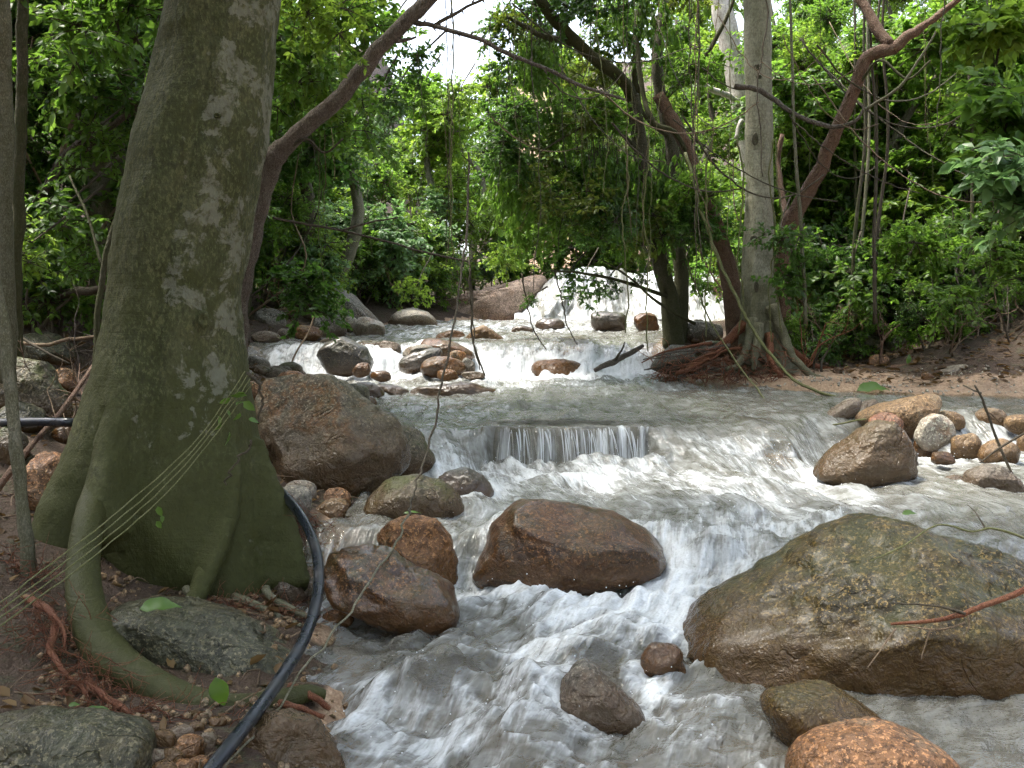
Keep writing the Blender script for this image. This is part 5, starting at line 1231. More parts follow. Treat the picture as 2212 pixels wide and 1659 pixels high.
def shade_trees():  # out-of-view trees, added so that the foreground falls into shade
    """unseen trees added to shade the near stream and block light from behind"""
    r = np.random.default_rng(88)
    for nm, lab, b, lims, n in (('added_shade_tree', 'unseen tree added at right to shade the near stream', (5.4, 5.2), ((0.6, 6.2), (0.5, 9.0), (5.6, 8.0)), 13), ('added_shade_tree', 'unseen tree added at left to shade the near bank', (-4.6, 2.2), ((-6.0, -1.0), (-2.5, 4.5), (4.6, 7.6)), 10),
        ('added_shade_tree', 'unseen tree added behind the viewpoint on the left bank to block light', (-3.4, -3.6), ((-6.5, -0.5), (-7.0, -2.4), (1.2, 7.0)), 12), ('added_shade_tree', 'unseen tree added behind the viewpoint on the right bank to block light', (4.4, -4.2), ((0.8, 7.0), (-7.5, -2.6), (2.2, 7.0)), 9)):
        z = float(S(*b)); t = thing(nm, lab, 'tree', (b[0], b[1], z))
        limb(t, 'trunk', [(b[0], b[1], z - 0.3), (b[0] * 0.97, b[1], z + 3), (b[0] * 0.8, b[1], z + 5.5), (b[0] * 0.6, b[1], z + 7)], [0.26, 0.2, 0.14, 0.06], B_DARK, 6, 12, 0.08, 4, 90)
        k = 0
        while k < n:
            p = [r.uniform(*q) for q in lims]
            k += 1
            if p[1] > -1 and p[2] < EYE + 0.36 * max(p[1], 0) + 1.6: continue
            foliage(t, p, r.uniform(1.1, 1.6), 'broad', L_MID, force=True)
# ------------------------------------------------------------------ bushes, far trees, vines
def shrub(x, y, label, group, kinds, mats, n=4, s=0.7, hgt=1.4, name='shrub', spread=0.5, stems=3):
    z = float(T(x, y))
    t = thing(name, label, 'shrub', (x, y, z), group)
    mb = MB(); r = FR
    for k in range(stems):
        P = [np.array([x, y, z - 0.08]) + np.append(r.normal(0, 0.05, 2), 0)]
        for q in range(3): P.append(P[-1] + np.array([r.normal() * 0.14 * hgt, r.normal() * 0.14 * hgt, hgt * 0.36]))
        C = spline(P, 5); V, F = tri_tube(C, 0.018, 0.006, 5); mb.add(V, F.tolist())
    o = mb.build('stem', B_TWIG if r.random() < 0.4 else B_TWIGD, None); o.parent = t; o.location = (-x, -y, -z)
    for k in range(n):
        f = (k + 0.5) / n
        foliage(t, (x + r.normal() * spread, y + r.normal() * spread * 0.7, z + hgt * (0.25 + 0.85 * f)), s * r.uniform(0.8, 1.2), kinds[k % len(kinds)], mats[(k + int(x * 7)) % len(mats)])
    return t
def far_tree(x, y, label, group, mats, H=5.0, s=1.5, n=6, kind='broad', name='forest_tree', bark=None, low=0.45):
    z = float(T(x, y)); r = FR
    t = thing(name, label, 'tree', (x, y, z), group)
    P = [(x, y, z - 0.2), (x + r.normal() * 0.25, y, z + H * 0.35), (x + r.normal() * 0.4, y, z + H * 0.7), (x + r.normal() * 0.5, y, z + H)]
    limb(t, 'trunk', P, [0.13, 0.10, 0.07, 0.03], bark or (B_OLIVE if r.random() < 0.5 else B_DARK), 5, 8, 0.1, 4, int(abs(x) * 10 + y))
    for k in range(n):
        a = r.uniform(0, 6.28); q = r.uniform(0.2, 1.1) * s
        foliage(t, (x + math.cos(a) * q, y + math.sin(a) * q, z + H * (low + (1.1 - low) * (k + 0.5) / n)), s * r.uniform(0.7, 1.05), kind, mats[k % len(mats)])
    return t

def build_green():
    r = np.random.default_rng(61)
    # far slope behind the waterfall
    n = 0
    for y in (23.0, 26.0, 29.5, 34.0):
        xs = np.arange(-0.56 * y, 0.60 * y, 2.6 + 0.03 * y)
        for x in xs:
            x += r.normal() * 0.5; yy = y + r.normal() * 0.8
            u = 1106 + FPX * x / yy
            left = u < 880
            mats = [L_BLUE, L_MID, L_BLUE] if left else [L_BRIGHT, L_MID, L_BRIGHT]
            H = r.uniform(4.0, 5.5) + (1.2 if not left else 0.3)
            if 850 < u < 1070: H = min(H, 4.4)
            far_tree(x, yy, 'leafy tree on the far slope left of the sky gap' if left else 'leafy tree on the far slope right of the sky gap', 'trees on the far slope, left' if left else 'trees on the far slope, right', mats, H, 1.25, 6, 'fine' if n % 3 else 'broad')
            n += 1
    # bright bushes on the far left shore
    for k, (u, v, d) in enumerate([(600, 600, 17), (660, 560, 18), (720, 590, 18.5), (780, 600, 19), (840, 600, 19.5), (900, 590, 20), (950, 580, 21), (620, 500, 19), (700, 490, 20), (790, 500, 21), (870, 520, 21), (560, 560, 15.5), (1010, 560, 22), (1080, 540, 22.5), (640, 620, 16), (740, 640, 18.2)]):
        p = at(u, v, d)
        shrub(p[0], p[1], 'sunlit blue green bush on the far left shore' if k % 2 else 'sunlit yellow green bush on the far left shore', 'bushes on the far left shore', ['fine', 'broad'], [L_BLUE, L_MID] if k % 2 else [L_BRIGHT, L_BLUE], 5, 0.85, 2.2 if v < 550 else 1.5)
    for k, (u, v, d) in enumerate([(1150, 520, 22.3), (1230, 520, 22.6), (1310, 520, 22.8), (1400, 510, 22.5), (1480, 520, 22.3), (1560, 520, 22), (1640, 560, 21)]):
        p = at(u, v, d)
        shrub(p[0], p[1], 'yellow green bush above the waterfall crest', 'bushes above the waterfall', ['broad', 'fine'], [L_BRIGHT, L_MID], 5, 0.95, 2.4)
    # left thicket on the slope behind the big trunk
    for k in range(34):
        y = r.uniform(6.6, 15.5); x = r.uniform(-0.60 * y - 0.6, -0.24 * y - 0.4)
        if x > lerp_tab(XL, y) - 0.9 or (y < 8 and x > -3.4): continue
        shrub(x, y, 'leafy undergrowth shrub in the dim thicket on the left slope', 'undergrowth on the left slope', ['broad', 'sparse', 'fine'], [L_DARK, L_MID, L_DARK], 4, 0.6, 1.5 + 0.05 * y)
    for k in range(26):
        y = r.uniform(7.0, 11.5); x = r.uniform(-0.56 * y, -0.36 * y)
        if x > lerp_tab(XL, y) - 1.0: continue
        shrub(x, y, 'low seedling on the left slope', 'low seedlings on the left slope', ['sparse'], [L_MID, L_DARK], 2, 0.35, 0.5, 'seedling', 0.2, 2)
    for k in range(26):
        y = r.uniform(11.3, 13.0); x = r.uniform(3.3, 0.58 * y)
        shrub(x, y, 'low seedling on the right bank', 'low seedlings on the right bank', ['sparse', 'fine'], [L_MID, L_DARK], 2, 0.34, 0.5, 'seedling', 0.22, 2)
    for k, (u, d, H) in enumerate([(-60, 8.5, 4.6), (80, 9.5, 4.8), (180, 8.6, 4.4), (270, 10, 5.2), (20, 12.5, 5.0), (330, 13, 5.2), (140, 14, 5.4), (520, 14.5, 5.0), (600, 15.5, 5.0), (690, 17, 5.0)]):
        x = (u - 1106) / FPX * d
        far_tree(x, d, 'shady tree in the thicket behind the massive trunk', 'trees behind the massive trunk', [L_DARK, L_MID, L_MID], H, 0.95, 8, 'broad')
    # right bank
    for k in range(90):
        y = r.uniform(11.8, 19); x = r.uniform(max(0.16 * y, 2.9), 0.60 * y + 0.5)
        if x < lerp_tab(XR, y) + 0.7 or (y < 12.6 and x > 3.2): continue
        uu = 1106 + FPX * x / y
        if 1430 < uu < 1600 and y > 12.6: continue
        near = y < 14
        s_ = shrub(x, y, 'low green shrub behind the stones of the right bank' if near else 'bright green shrub deep in the right thicket', 'shrubs behind the right bank stones' if near else 'shrubs deep in the right thicket', ['sparse', 'broad', 'fine'], [L_MID, L_DARK, L_MID] if near else [L_BRIGHT, L_MID, L_BRIGHT], 4 if near else 5, 0.6, (1.2 if near else 2.4))
    for k, (u, d, H) in enumerate([(1710, 14.8, 3.9), (1800, 14.0, 3.6), (1890, 14.8, 3.8), (1970, 13.6, 3.4), (2070, 14.4, 3.6), (2190, 13, 3.4), (1650, 18.5, 4.6), (1490, 24.5, 4.8), (1380, 24.5, 4.8), (2260, 15, 3.8), (1760, 16.5, 4.4), (1930, 17, 4.6), (2110, 16.5, 4.4)]):
        x = (u - 1106) / FPX * d
        far_tree(x, d, 'slim stemmed tree in the right thicket', 'trees in the right thicket', [L_MID, L_BRIGHT, L_MID], H, 0.9, 9, 'broad' if k % 2 else 'fine', low=0.3)
    # large leaved plants and near sprays
    for u, v, d, s, kd, m, lab in [
        (2165, 250, 8.6, 0.58, 'big', L_MID, 'large leaved branch hanging in at the right edge'), (2190, 400, 8.0, 0.6, 'big', L_BLUE, 'pale blue green leaf spray at the right edge'),
        (2150, 60, 9.0, 0.6, 'big', L_BRIGHT, 'bright large leaved branch in the upper right corner'),
        (2080, 640, 10.2, 0.45, 'sparse', L_MID, 'fresh green leaf spray above the sand bar'), (2170, 560, 10.0, 0.6, 'broad', L_MID, 'leafy branch above the right end of the sand bar'), (1960, 540, 11.5, 0.6, 'broad', L_MID, 'leaf spray above the grey blocks on the right bank'),
        (1690, 520, 10.8, 0.42, 'sparse', L_DARK, 'blue green leaf spray beside the pale trunk'), (1720, 600, 10.9, 0.5, 'sparse', L_DARK, 'drooping leaf spray right of the fluted foot'), (1850, 620, 12.0, 0.55, 'sparse', L_MID, 'leaf spray hanging over the large grey bank stone'),
        (690, 40, 6.0, 0.34, 'broad', L_BRIGHT, 'yellow green leaf spray between trunk and leaning stem'), (640, 110, 7.0, 0.5, 'broad', L_MID, 'green leaf mass right of the massive trunk top'), (760, 60, 8.0, 0.6, 'broad', L_MID, 'leaf mass behind the leaning stem'),
        (700, 190, 8.5, 0.55, 'broad', L_BRIGHT, 'bright leaves under the leaning stem'), (640, 240, 9.0, 0.6, 'sparse', L_MID, 'loose leaves beside the bend of the leaning stem'), (790, 260, 9.0, 0.6, 'sparse', L_MID, 'loose leaves under the thorny branch'), (850, 200, 9.5, 0.45, 'sparse', L_DARK, 'dark leaves at the lower edge of the sky gap'), (900, 130, 9.6, 0.35, 'sparse', L_DARK, 'few dark leaves against the bright sky'),
        (150, 60, 6.0, 0.5, 'sparse', L_MID, 'leaf spray in the upper left corner'), (260, 40, 6.4, 0.55, 'broad', L_MID, 'leaf mass left of the massive trunk top'), (240, 170, 7.0, 0.5, 'broad', L_DARK, 'dark leaf mass halfway up left of the trunk'), (110, 180, 7.0, 0.5, 'sparse', L_MID, 'sparse leaves between slender trunk and massive trunk'), (170, 310, 7.0, 0.4, 'sparse', L_MID, 'low leaf spray over the bare forked branch'), (110, 470, 6.8, 0.4, 'sparse', L_MID, 'fresh leaf spray low on the left slope'), (60, 530, 6.4, 0.35, 'sparse', L_BRIGHT, 'small bright sprig near the left edge'), (200, 560, 6.8, 0.3, 'sparse', L_MID, 'small leaf sprig left of the trunk'),
        (1068, 60, 12, 0.45, 'broad', L_MID, 'leaf mass closing the right side of the sky gap'), (905, 200, 13, 0.5, 'broad', L_MID, 'leaf mass closing the lower left of the sky gap'), (985, 215, 14, 0.5, 'broad', L_BRIGHT, 'bright leaf mass under the sky gap'), (840, 60, 11, 0.5, 'sparse', L_MID, 'leaves between the leaning brown tree and the sky gap'), (1260, 615, 13, 0.4, 'sparse', L_DARK, 'loose dark leaves veiling the waterfall middle'), (1480, 590, 13.5, 0.45, 'sparse', L_DARK, 'loose dark leaves veiling the waterfall right end'), (900, 620, 17, 0.5, 'sparse', L_BRIGHT, 'pale green sprig over the round sunlit boulder'), (1090, 560, 14, 0.42, 'broad', L_BRIGHT, 'bright leaves hanging at the left end of the waterfall'), (1230, 600, 12.2, 0.28, 'sparse', L_DARK, 'dark leaves dangling before the waterfall'), (1310, 618, 12.2, 0.24, 'sparse', L_DARK, 'black leaf tangle against the white waterfall'), (1390, 600, 12.4, 0.26, 'sparse', L_DARK, 'dark leaves beside the forked tree foot'), (1140, 650, 11.5, 0.14, 'sparse', L_DARK, 'tiny leaf cluster on a dangling twig')]:
        p = at(u, v, d)
        t = thing('leafy_branch', lab, 'branch', p + np.array([0, 0.3, s * 0.5]))
        q = np.array([p + np.array([0.25, 0.6, s * 1.3]), p + np.array([0.08, 0.35, s * 0.6]), p])
        tw = limb(t, 'twig', q, [0.012, 0.009, 0.005], B_TWIGD, 5, 5, 0, 1, int(u))
        f_ = foliage(t, p, s, kd, m, force=True); f_.parent = tw

def vine(label, P, w_, mat, group=None, name='hanging_vine', k=5, seed=0, wob=1.0):
    pts = wpts(P); C = spline(pts, 8)
    a = np.arange(len(C)) * 0.5
    C = C + np.stack([fbm(a + seed * 3.1, 1.0, 0, seed, 2), fbm(a, 4.0 + seed, 0, seed + 1, 2), 0 * a], 1) * 0.012 * wob
    base = C[0]
    mb = MB(); tube(mb, C, np.linspace(w_, w_ * 0.7, len(C)), k)
    return tag(mb.build(name, mat, None, base), label, 'vine', group)

def sprig(t, px_, d, ln):
    """a few leaves one can tell apart, each an object"""
    r = np.random.default_rng(int(px_[0][0]))
    V, F = leaf_fine(np.zeros((1, 3)), np.array([[1.0, 0, -0.2]]), np.array([[0.1, -0.7, 0.7]]), np.array([ln]), np.array([ln * 0.55]))
    me = mk_mesh('leaf', V, F, L_FALLEN)
    for u, v in px_:
        o = link('leaf', me, t, tuple(at(u, v, d) - np.array(t.location))); o.rotation_euler = (r.normal() * 0.5, r.uniform(-0.8, 2.6), r.normal() * 0.5); s = r.uniform(0.7, 1.3); o.scale = (s, s, s)

def build_vines():
    r = np.random.default_rng(77)
    for k in range(46):
        u = r.uniform(930, 1640) if k < 32 else (r.uniform(600, 930) if k < 40 else r.uniform(1650, 2150))
        d = r.uniform(7.5, 12.5); v1 = r.uniform(250, 640)
        if 870 < u < 1060: v1 = r.uniform(350, 660)
        P = [(u, -40, d)]
        du = 0
        for q in range(1, 5):
            du += r.normal() * 10; P.append((u + du, -40 + (v1 + 40) * q / 4, d))
        vine('thin dark vine hanging straight down among the leaves', P, r.uniform(0.003, 0.0065), [B_TWIGD, B_DARK, B_VINE, B_TWIG][k % 4], 'thin vines hanging in the middle of the picture', seed=k)
    for k in range(22):        # slack loops between the trees
        u0, u1 = r.uniform(1000, 1900), 0; u1 = u0 + r.uniform(150, 420); v0, v1 = r.uniform(0, 300), r.uniform(50, 450); d0, d1 = r.uniform(9, 12.5), r.uniform(9, 12.5)
        sag = r.uniform(20, 120)
        P = [(u0 + (u1 - u0) * q, v0 + (v1 - v0) * q + sag * 4 * q * (1 - q), d0 + (d1 - d0) * q) for q in np.linspace(0, 1, 6)]
        vine('slack liana looping between the trees', P, r.uniform(0.005, 0.013), [B_TWIGD, B_DARK, B_TWIG][k % 3], 'slack lianas between the trees', 'liana', seed=200 + k)
    vine('single dark vine dangling over the brown orange boulder', [(1012, 330, 8.0), (1008, 480, 7.6), (1000, 580, 7.2), (985, 670, 6.9), (968, 770, 6.5), (945, 890, 6.2), (915, 1000, 5.9), (892, 1070, 5.2), (884, 1112, 4.75)], 0.009, B_TWIGD, seed=301, name='dangling_vine')
    vine('taut grey stem slanting from the brown orange boulder to the bottom edge', [(884, 1112, 4.72), (832, 1208, 4.35), (742, 1338, 3.95), (640, 1468, 3.5), (560, 1575, 3.18), (470, 1680, 2.9)], 0.0055, B_OLIVE, seed=302, name='dangling_vine')
    vine('thin vine pair hanging above the stack of slabs, left one', [(1015, 580, 11), (1018, 660, 11), (1024, 740, 11), (1048, 812, 11)], 0.014, B_TWIGD, seed=303, name='dangling_vine')
    vine('thin vine pair hanging above the stack of slabs, right one', [(1012, 560, 11.1), (1022, 680, 11.05), (1026, 750, 11), (1036, 800, 11)], 0.010, B_TWIGD, seed=304, name='dangling_vine')
    vine('dark twig dangling before the waterfall, left one', [(1125, 590, 12), (1140, 660, 12), (1152, 710, 12), (1178, 755, 12)], 0.011, B_TWIGD, seed=305, name='dangling_vine')
    vine('dark twig dangling before the waterfall, right one', [(1198, 580, 12), (1212, 640, 12), (1222, 690, 12), (1246, 745, 12)], 0.011, B_TWIGD, seed=306, name='dangling_vine')
    vine('long thin liana sagging from the waterfall side to the pale elongated stone', [(1478, 540, 12), (1500, 610, 11.8), (1540, 700, 11.2), (1612, 810, 10.2), (1674, 882, 9.4), (1726, 911, 8.9), (1776, 920, 8.5), (1868, 905, 8.0)], 0.011, B_VINE, seed=307, name='liana')
    vine('thick pale liana leaning from the trees onto the sand bar', [(1480, 330, 11.6), (1510, 440, 11.4), (1550, 553, 11.2), (1600, 660, 10.9), (1634, 724, 10.7), (1700, 806, 10.3), (1757, 842, 10.0), (1826, 862, 9.8)], 0.022, B_VINE, seed=308, name='liana')
    for k, (u, lab) in enumerate([(1350, 'pale hanging vine left of the forked tree foot'), (1395, 'pale hanging vine over the red roots, left one'), (1530, 'pale hanging vine over the red roots, right one'), (1668, 'doubled vine before the fluted foot, left strand'), (1680, 'doubled vine before the fluted foot, right strand'), (1600, 'vine looping beside the fluted foot')]):
        P = [(u + 8 * math.sin(q * 2.1 + k), 300 + q * 85, 11.0) for q in range(5)] + [(u + r.normal() * 8, 730 + r.uniform(-20, 30), 11.0)]
        vine(lab, P, 0.011, B_VINE, seed=320 + k, name='hanging_vine')
    # bundle of green stems across the big trunk
    for k, lab in enumerate(['topmost', 'second', 'third', 'lowest']):
        o = k * 13 - 16
        P = [(-30 + o * 0.3, 1345 + o, 3.55), (100 + o * 0.5, 1248 + o, 3.75), (215 + o * 0.5, 1160 + o, 3.95), (330 + o * 0.4, 1062 + o, 4.15), (430 + o * 0.3, 960 + o * 0.7, 4.3), (500 + o * 0.3, 866 + o * 0.7, 4.4), (536 + o * 0.5, 812 + o * 0.6, 4.5)]
        vine(lab + ' green stem of the bundle slanting across the trunk flare', P, 0.0034, B_VINE, 'green stems slanting across the trunk', 'climbing_stem', seed=340 + k, wob=0.25)
    t = thing('leafy_branch', 'sprigs of bright leaves where the green stems meet the trunk', 'branch', at(515, 860, 4.42))
    for u, v, s in ((505, 868, 0.12), (470, 900, 0.09)):
        pass
    sprig(t, [(498, 858), (512, 848), (524, 866), (508, 876), (488, 884), (470, 896), (478, 912), (530, 846), (520, 890), (535, 905), (495, 930)], 4.4, 0.06)
    t = thing('leafy_branch', 'small leaf sprig on the lower trunk flare', 'branch', at(345, 1110, 4.3))
    sprig(t, [(340, 1092), (350, 1112), (336, 1125)], 4.22, 0.05)
    vine('short black twig curving over the right edge of the trunk', [(530, 805, 4.6), (552, 822, 4.62), (563, 860, 4.65), (556, 915, 4.65)], 0.008, B_TWIGD, seed=350, name='curved_twig')
    vine('short black twig stuck to the lower right of the trunk', [(545, 950, 4.5), (520, 985, 4.48), (497, 1020, 4.47), (486, 1048, 4.46)], 0.006, B_TWIGD, seed=351, name='curved_twig')

def bare_shrub(label, p, up, ln, mat, seed, rad=0.01, depth=3, nb=4, name='bare_shrub', group=None, spread=0.7):
    r = np.random.default_rng(seed); mb = MB(); p = np.asarray(p, float)
    def grow(a, d, L, w_, k):
        q = [a]
        for _ in range(4):
            d = d + r.normal(0, 0.18, 3); d /= np.linalg.norm(d); a = a + d * L / 4; q.append(a)
        V, F = tri_tube(spline(q, 3), w_, w_ * 0.5, 4); mb.add(V, F.tolist())
        if k > 0:
            for _ in range(nb if k == depth else 3):
                i = r.integers(1, 5); grow(q[i], d + r.normal(0, spread, 3), L * r.uniform(0.4, 0.7), w_ * 0.5, k - 1)
    for _ in range(3): grow(p, np.asarray(up, float) + r.normal(0, 0.4, 3), ln, rad, depth - 1)
    return tag(mb.build(name, mat, None, p), label, 'shrub', group)

def build_small():
    # hose
    P = [(-60, 916, 5.3), (40, 912, 5.2), (110, 911, 5.15), (168, 914, 5.15), (260, 925, 5.75), (380, 950, 6.0), (500, 985, 5.75), (560, 1020, 5.4), (590, 1048, 5.1), (622, 1078, 4.85), (656, 1124, 4.6), (681, 1182, 4.4), (689, 1245, 4.2), (681, 1312, 4.0), (655, 1384, 3.75), (612, 1456, 3.5), (560, 1530, 3.22), (500, 1606, 3.0), (425, 1700, 2.82)]
    C = spline(wpts(P), 14); mb = MB(); tube(mb, C, 0.0235, 20)
    tag(mb.build('garden_hose', M_HOSE, None, C[0]), 'glossy black hose curving round the massive trunk to the bottom edge', 'hose')
    # driftwood and twigs
    simple_tree('driftwood_log', 'dark driftwood log jammed slanting in the cascade', 'log', [('stem', [(1284, 800, 11.8, 5), (1320, 784, 11.9, 7), (1350, 768, 12.0, 6.5), (1390, 748, 12.1, 4)], B_BROWN), ('branch', [(1330, 778, 11.9, 3), (1345, 752, 11.9, 2), (1350, 738, 11.9, 1.2)], B_TWIGD)])
    simple_tree('driftwood_stick', 'straight red brown stick lying on the right bank', 'stick', [('stem', [(1925, 797, 11.4, 7), (2000, 790, 11.3, 9), (2090, 784, 11.2, 9)], B_RED)])
    simple_tree('driftwood_stick', 'reddish stick slanting down at the right edge of the bank', 'stick', [('stem', [(2140, 750, 11.2, 8), (2180, 775, 11.1, 8), (2225, 800, 11.0, 7)], B_RED)])
    simple_tree('driftwood_stick', 'dark root hanging off the brown boulder on the right', 'stick', [('stem', [(1950, 930, 7.6, 6), (1965, 960, 7.4, 6), (1975, 985, 7.35, 6), (1980, 1008, 7.35, 4)], B_BROWN)])
    simple_tree('fallen_twig', 'forked red brown twig lying on the huge boulder', 'twig', [('stem', [(2260, 1255, 3.62, 8), (2200, 1280, 3.62, 7), (2130, 1308, 3.6, 6.5), (2075, 1328, 3.58, 6), (2020, 1340, 3.58, 5), (1925, 1348, 3.6, 3)], B_ROOTRED), ('branch', [(2085, 1325, 3.58, 4), (2040, 1312, 3.57, 2.5), (1985, 1306, 3.6, 2), (1930, 1303, 3.62, 1.5)], B_TWIGD), ('branch', [(2090, 1328, 3.58, 2.5), (2094, 1350, 3.57, 2), (2080, 1378, 3.56, 1.5)], B_TWIG), ('branch', [(2085, 1345, 3.57, 2), (2030, 1360, 3.56, 2), (1960, 1352, 3.58, 1.5)], B_TWIG), ('branch', [(1935, 1358, 3.58, 2.5), (1905, 1400, 3.55, 2), (1872, 1445, 3.52, 1.5)], B_TWIG), ('branch', [(2010, 1360, 3.55, 2), (1996, 1400, 3.54, 1.5), (1990, 1425, 3.53, 1.2)], B_TWIG)])
    simple_tree('grass_stalk', 'long yellow green stalk arched over the top of the huge boulder', 'stalk', [('stem', [(1880, 1212, 3.75, 1.6), (1950, 1180, 3.8, 2), (2025, 1134, 3.9, 2), (2100, 1148, 3.9, 2), (2150, 1142, 3.9, 2.6), (2240, 1172, 3.9, 3)], B_VINE), ('branch', [(2130, 1145, 3.9, 2.5), (2110, 1110, 3.95, 1.5), (2090, 1090, 4.0, 1)], B_TWIGD)])
    simple_tree('bare_twig', 'thin bare twig reaching in over the right riffle', 'twig', [('stem', [(2260, 910, 6.6, 3), (2212, 936, 6.6, 3), (2160, 968, 6.6, 2.5), (2116, 1000, 6.6, 1.5)], B_TWIGD)])
    simple_tree('bare_twig', 'long curved twig rising from the right riffle', 'twig', [('stem', [(2212, 1070, 6.9, 3), (2180, 1010, 6.95, 3), (2150, 940, 7.0, 3), (2125, 870, 7.0, 3), (2105, 832, 7.0, 2)], B_TWIGD), ('branch', [(2120, 850, 7.0, 2), (2080, 832, 7.1, 1.5)], B_TWIGD)])
    simple_tree('bare_twig', 'twig leaning from the left rubble up to the shore pile', 'twig', [('stem', [(622, 808, 10.5, 2.2), (640, 760, 10.6, 2), (668, 715, 10.8, 2), (690, 640, 11, 1.6)], B_TWIG)])
    # bare brush
    for k, (u, v, d, m, lab) in enumerate([(1800, 760, 12.0, B_TWIG, 'tangle of dry sticks left among the right bank stones'), (1900, 790, 11.6, B_RED, 'reddish stick litter in the middle of the right bank'), (2050, 780, 11.4, B_TWIG, 'dry brush behind the pale wedge stone'), (2180, 770, 11.2, B_TWIGD, 'dark brush at the right edge of the bank'), (1740, 800, 11.3, B_ROOTRED, 'red twig litter at the right root of the pale trunk'), (1990, 690, 12.6, B_TWIGD, 'dark bare shrub above the row of bank stones'), (2130, 640, 11.6, B_TWIGD, 'bare shrub under the leafy branch at right'), (1820, 640, 12.8, B_TWIGD, 'bare shrub behind the large grey bank stone'),
                                       (610, 670, 15.2, B_RED, 'reddish dry brush on the left shore pile'), (570, 660, 14.8, B_TWIG, 'straw coloured dry brush beside the leaning stem foot'), (670, 660, 15.8, B_TWIG, 'dry brush behind the tall grey brown boulder'), (860, 640, 19, B_TWIG, 'pale roots trailing down behind the round boulder'), (120, 700, 7.4, B_TWIG, 'dry stick tangle above the blue grey stone'), (170, 800, 6.4, B_BROWN, 'brown stick tangle left of the trunk'), (60, 640, 7.8, B_TWIGD, 'dark brush at the left edge behind thin trunks'), (180, 870, 5.9, B_RED, 'reddish stick tangle above the straight hose piece'), (150, 950, 5.6, B_TWIG, 'dry straw under the straight hose piece')]):
        p = at(u, v, d); p[2] = max(p[2], float(T(p[0], p[1])) - 0.03) if d > 7 else p[2]
        bare_shrub(lab, p, (0, -0.2, 0.7), 0.35 if d < 9 else 0.6, m, 800 + k, 0.006 if d < 9 else 0.011, 3, 4)
    for k in range(8):       # bare thin saplings in the right thicket
        u = r_small.uniform(1690, 2180); d = r_small.uniform(10.5, 13.5); ln = r_small.normal() * 60
        P = [(u, 700, d, 4), (u + ln * 0.3, 500, d, 4), (u + ln * 0.7 + r_small.normal() * 12, 300, d, 3.5), (u + ln, 100, d, 3), (u + ln * 1.2, -60, d, 2.5)]
        simple_tree('thin_sapling', 'thin dark sapling stem in the right thicket', 'sapling', [('stem', P, [B_DARK, B_TWIGD, B_OLIVE][k % 3])], group='thin saplings in the right thicket')
    # fallen leaves
    def leaf(label, u, v, d, ln, mat, up=(0.1, -0.5, 0.85), dr=(1, 0.1, 0.05), wd_=0.5):
        p = at(u, v, d)
        dv = np.array(dr, float); dv /= np.linalg.norm(dv); nv = np.array(up, float); nv -= dv * nv.dot(dv); nv /= np.linalg.norm(nv); sv = np.cross(dv, nv)
        V2, F2 = [], []
        for i in range(9):
            q = i / 8; hw_ = wd_ * 0.5 * ln * math.sin(math.pi * min(1, q ** 0.8)) ** 0.9 * (1 - 0.25 * q); c = dv * ln * (q - 0.5) - nv * ln * (0.22 * (q - 0.45) ** 2 * 2)
            for sgn in (-1, 0, 1): V2.append(c + sv * sgn * hw_ + nv * (abs(sgn) * hw_ * 0.35 + 0.03 * ln * math.sin(i * 1.9 + sgn)))
        for i in range(8):
            for j in (0, 1): F2.append([3 * i + j, 3 * i + j + 1, 3 * i + j + 4, 3 * i + j + 3])
        o = link('fallen_leaf', mk_mesh('fallen_leaf', V2, F2, mat), None, tuple(p)); tag(o, label, 'leaf')
    leaf('bright green leaf lying on the lens shaped stone', 345, 1308, 3.78, 0.16, L_FALLEN)
    leaf('folded dull green leaf resting on the curved root', 475, 1496, 3.42, 0.11, L_MID, (0.2, -0.9, 0.3), (0.3, 0, -1), 0.7)
    leaf('wilted pale green leaf on the back edge of the slate slab', 215, 1545, 3.25, 0.14, L_FALLEN, dr=(1, 0.1, -0.15))
    leaf('tiny yellow leaf on the slate slab', 160, 1522, 3.3, 0.04, L_FALLEN)
    leaf('narrow green leaf on the brown orange boulder', 890, 1106, 5.4, 0.10, L_FALLEN, wd_=0.2)
    leaf('bright green leaf on the wet sand bar', 1888, 838, 10.1, 0.36, L_FALLEN)
    leaf('small yellow green leaf caught in the right bank litter', 1963, 775, 11.2, 0.12, L_FALLEN, (0, -1, 0.2), (0.2, 0, 1))
    leaf('small green leaf on top of the huge boulder', 1965, 1108, 4.3, 0.07, L_FALLEN)
    leaf('yellow brown leaf in the litter of the left shore pile', 640, 676, 15.0, 0.3, L_DRY)
r_small = np.random.default_rng(404)

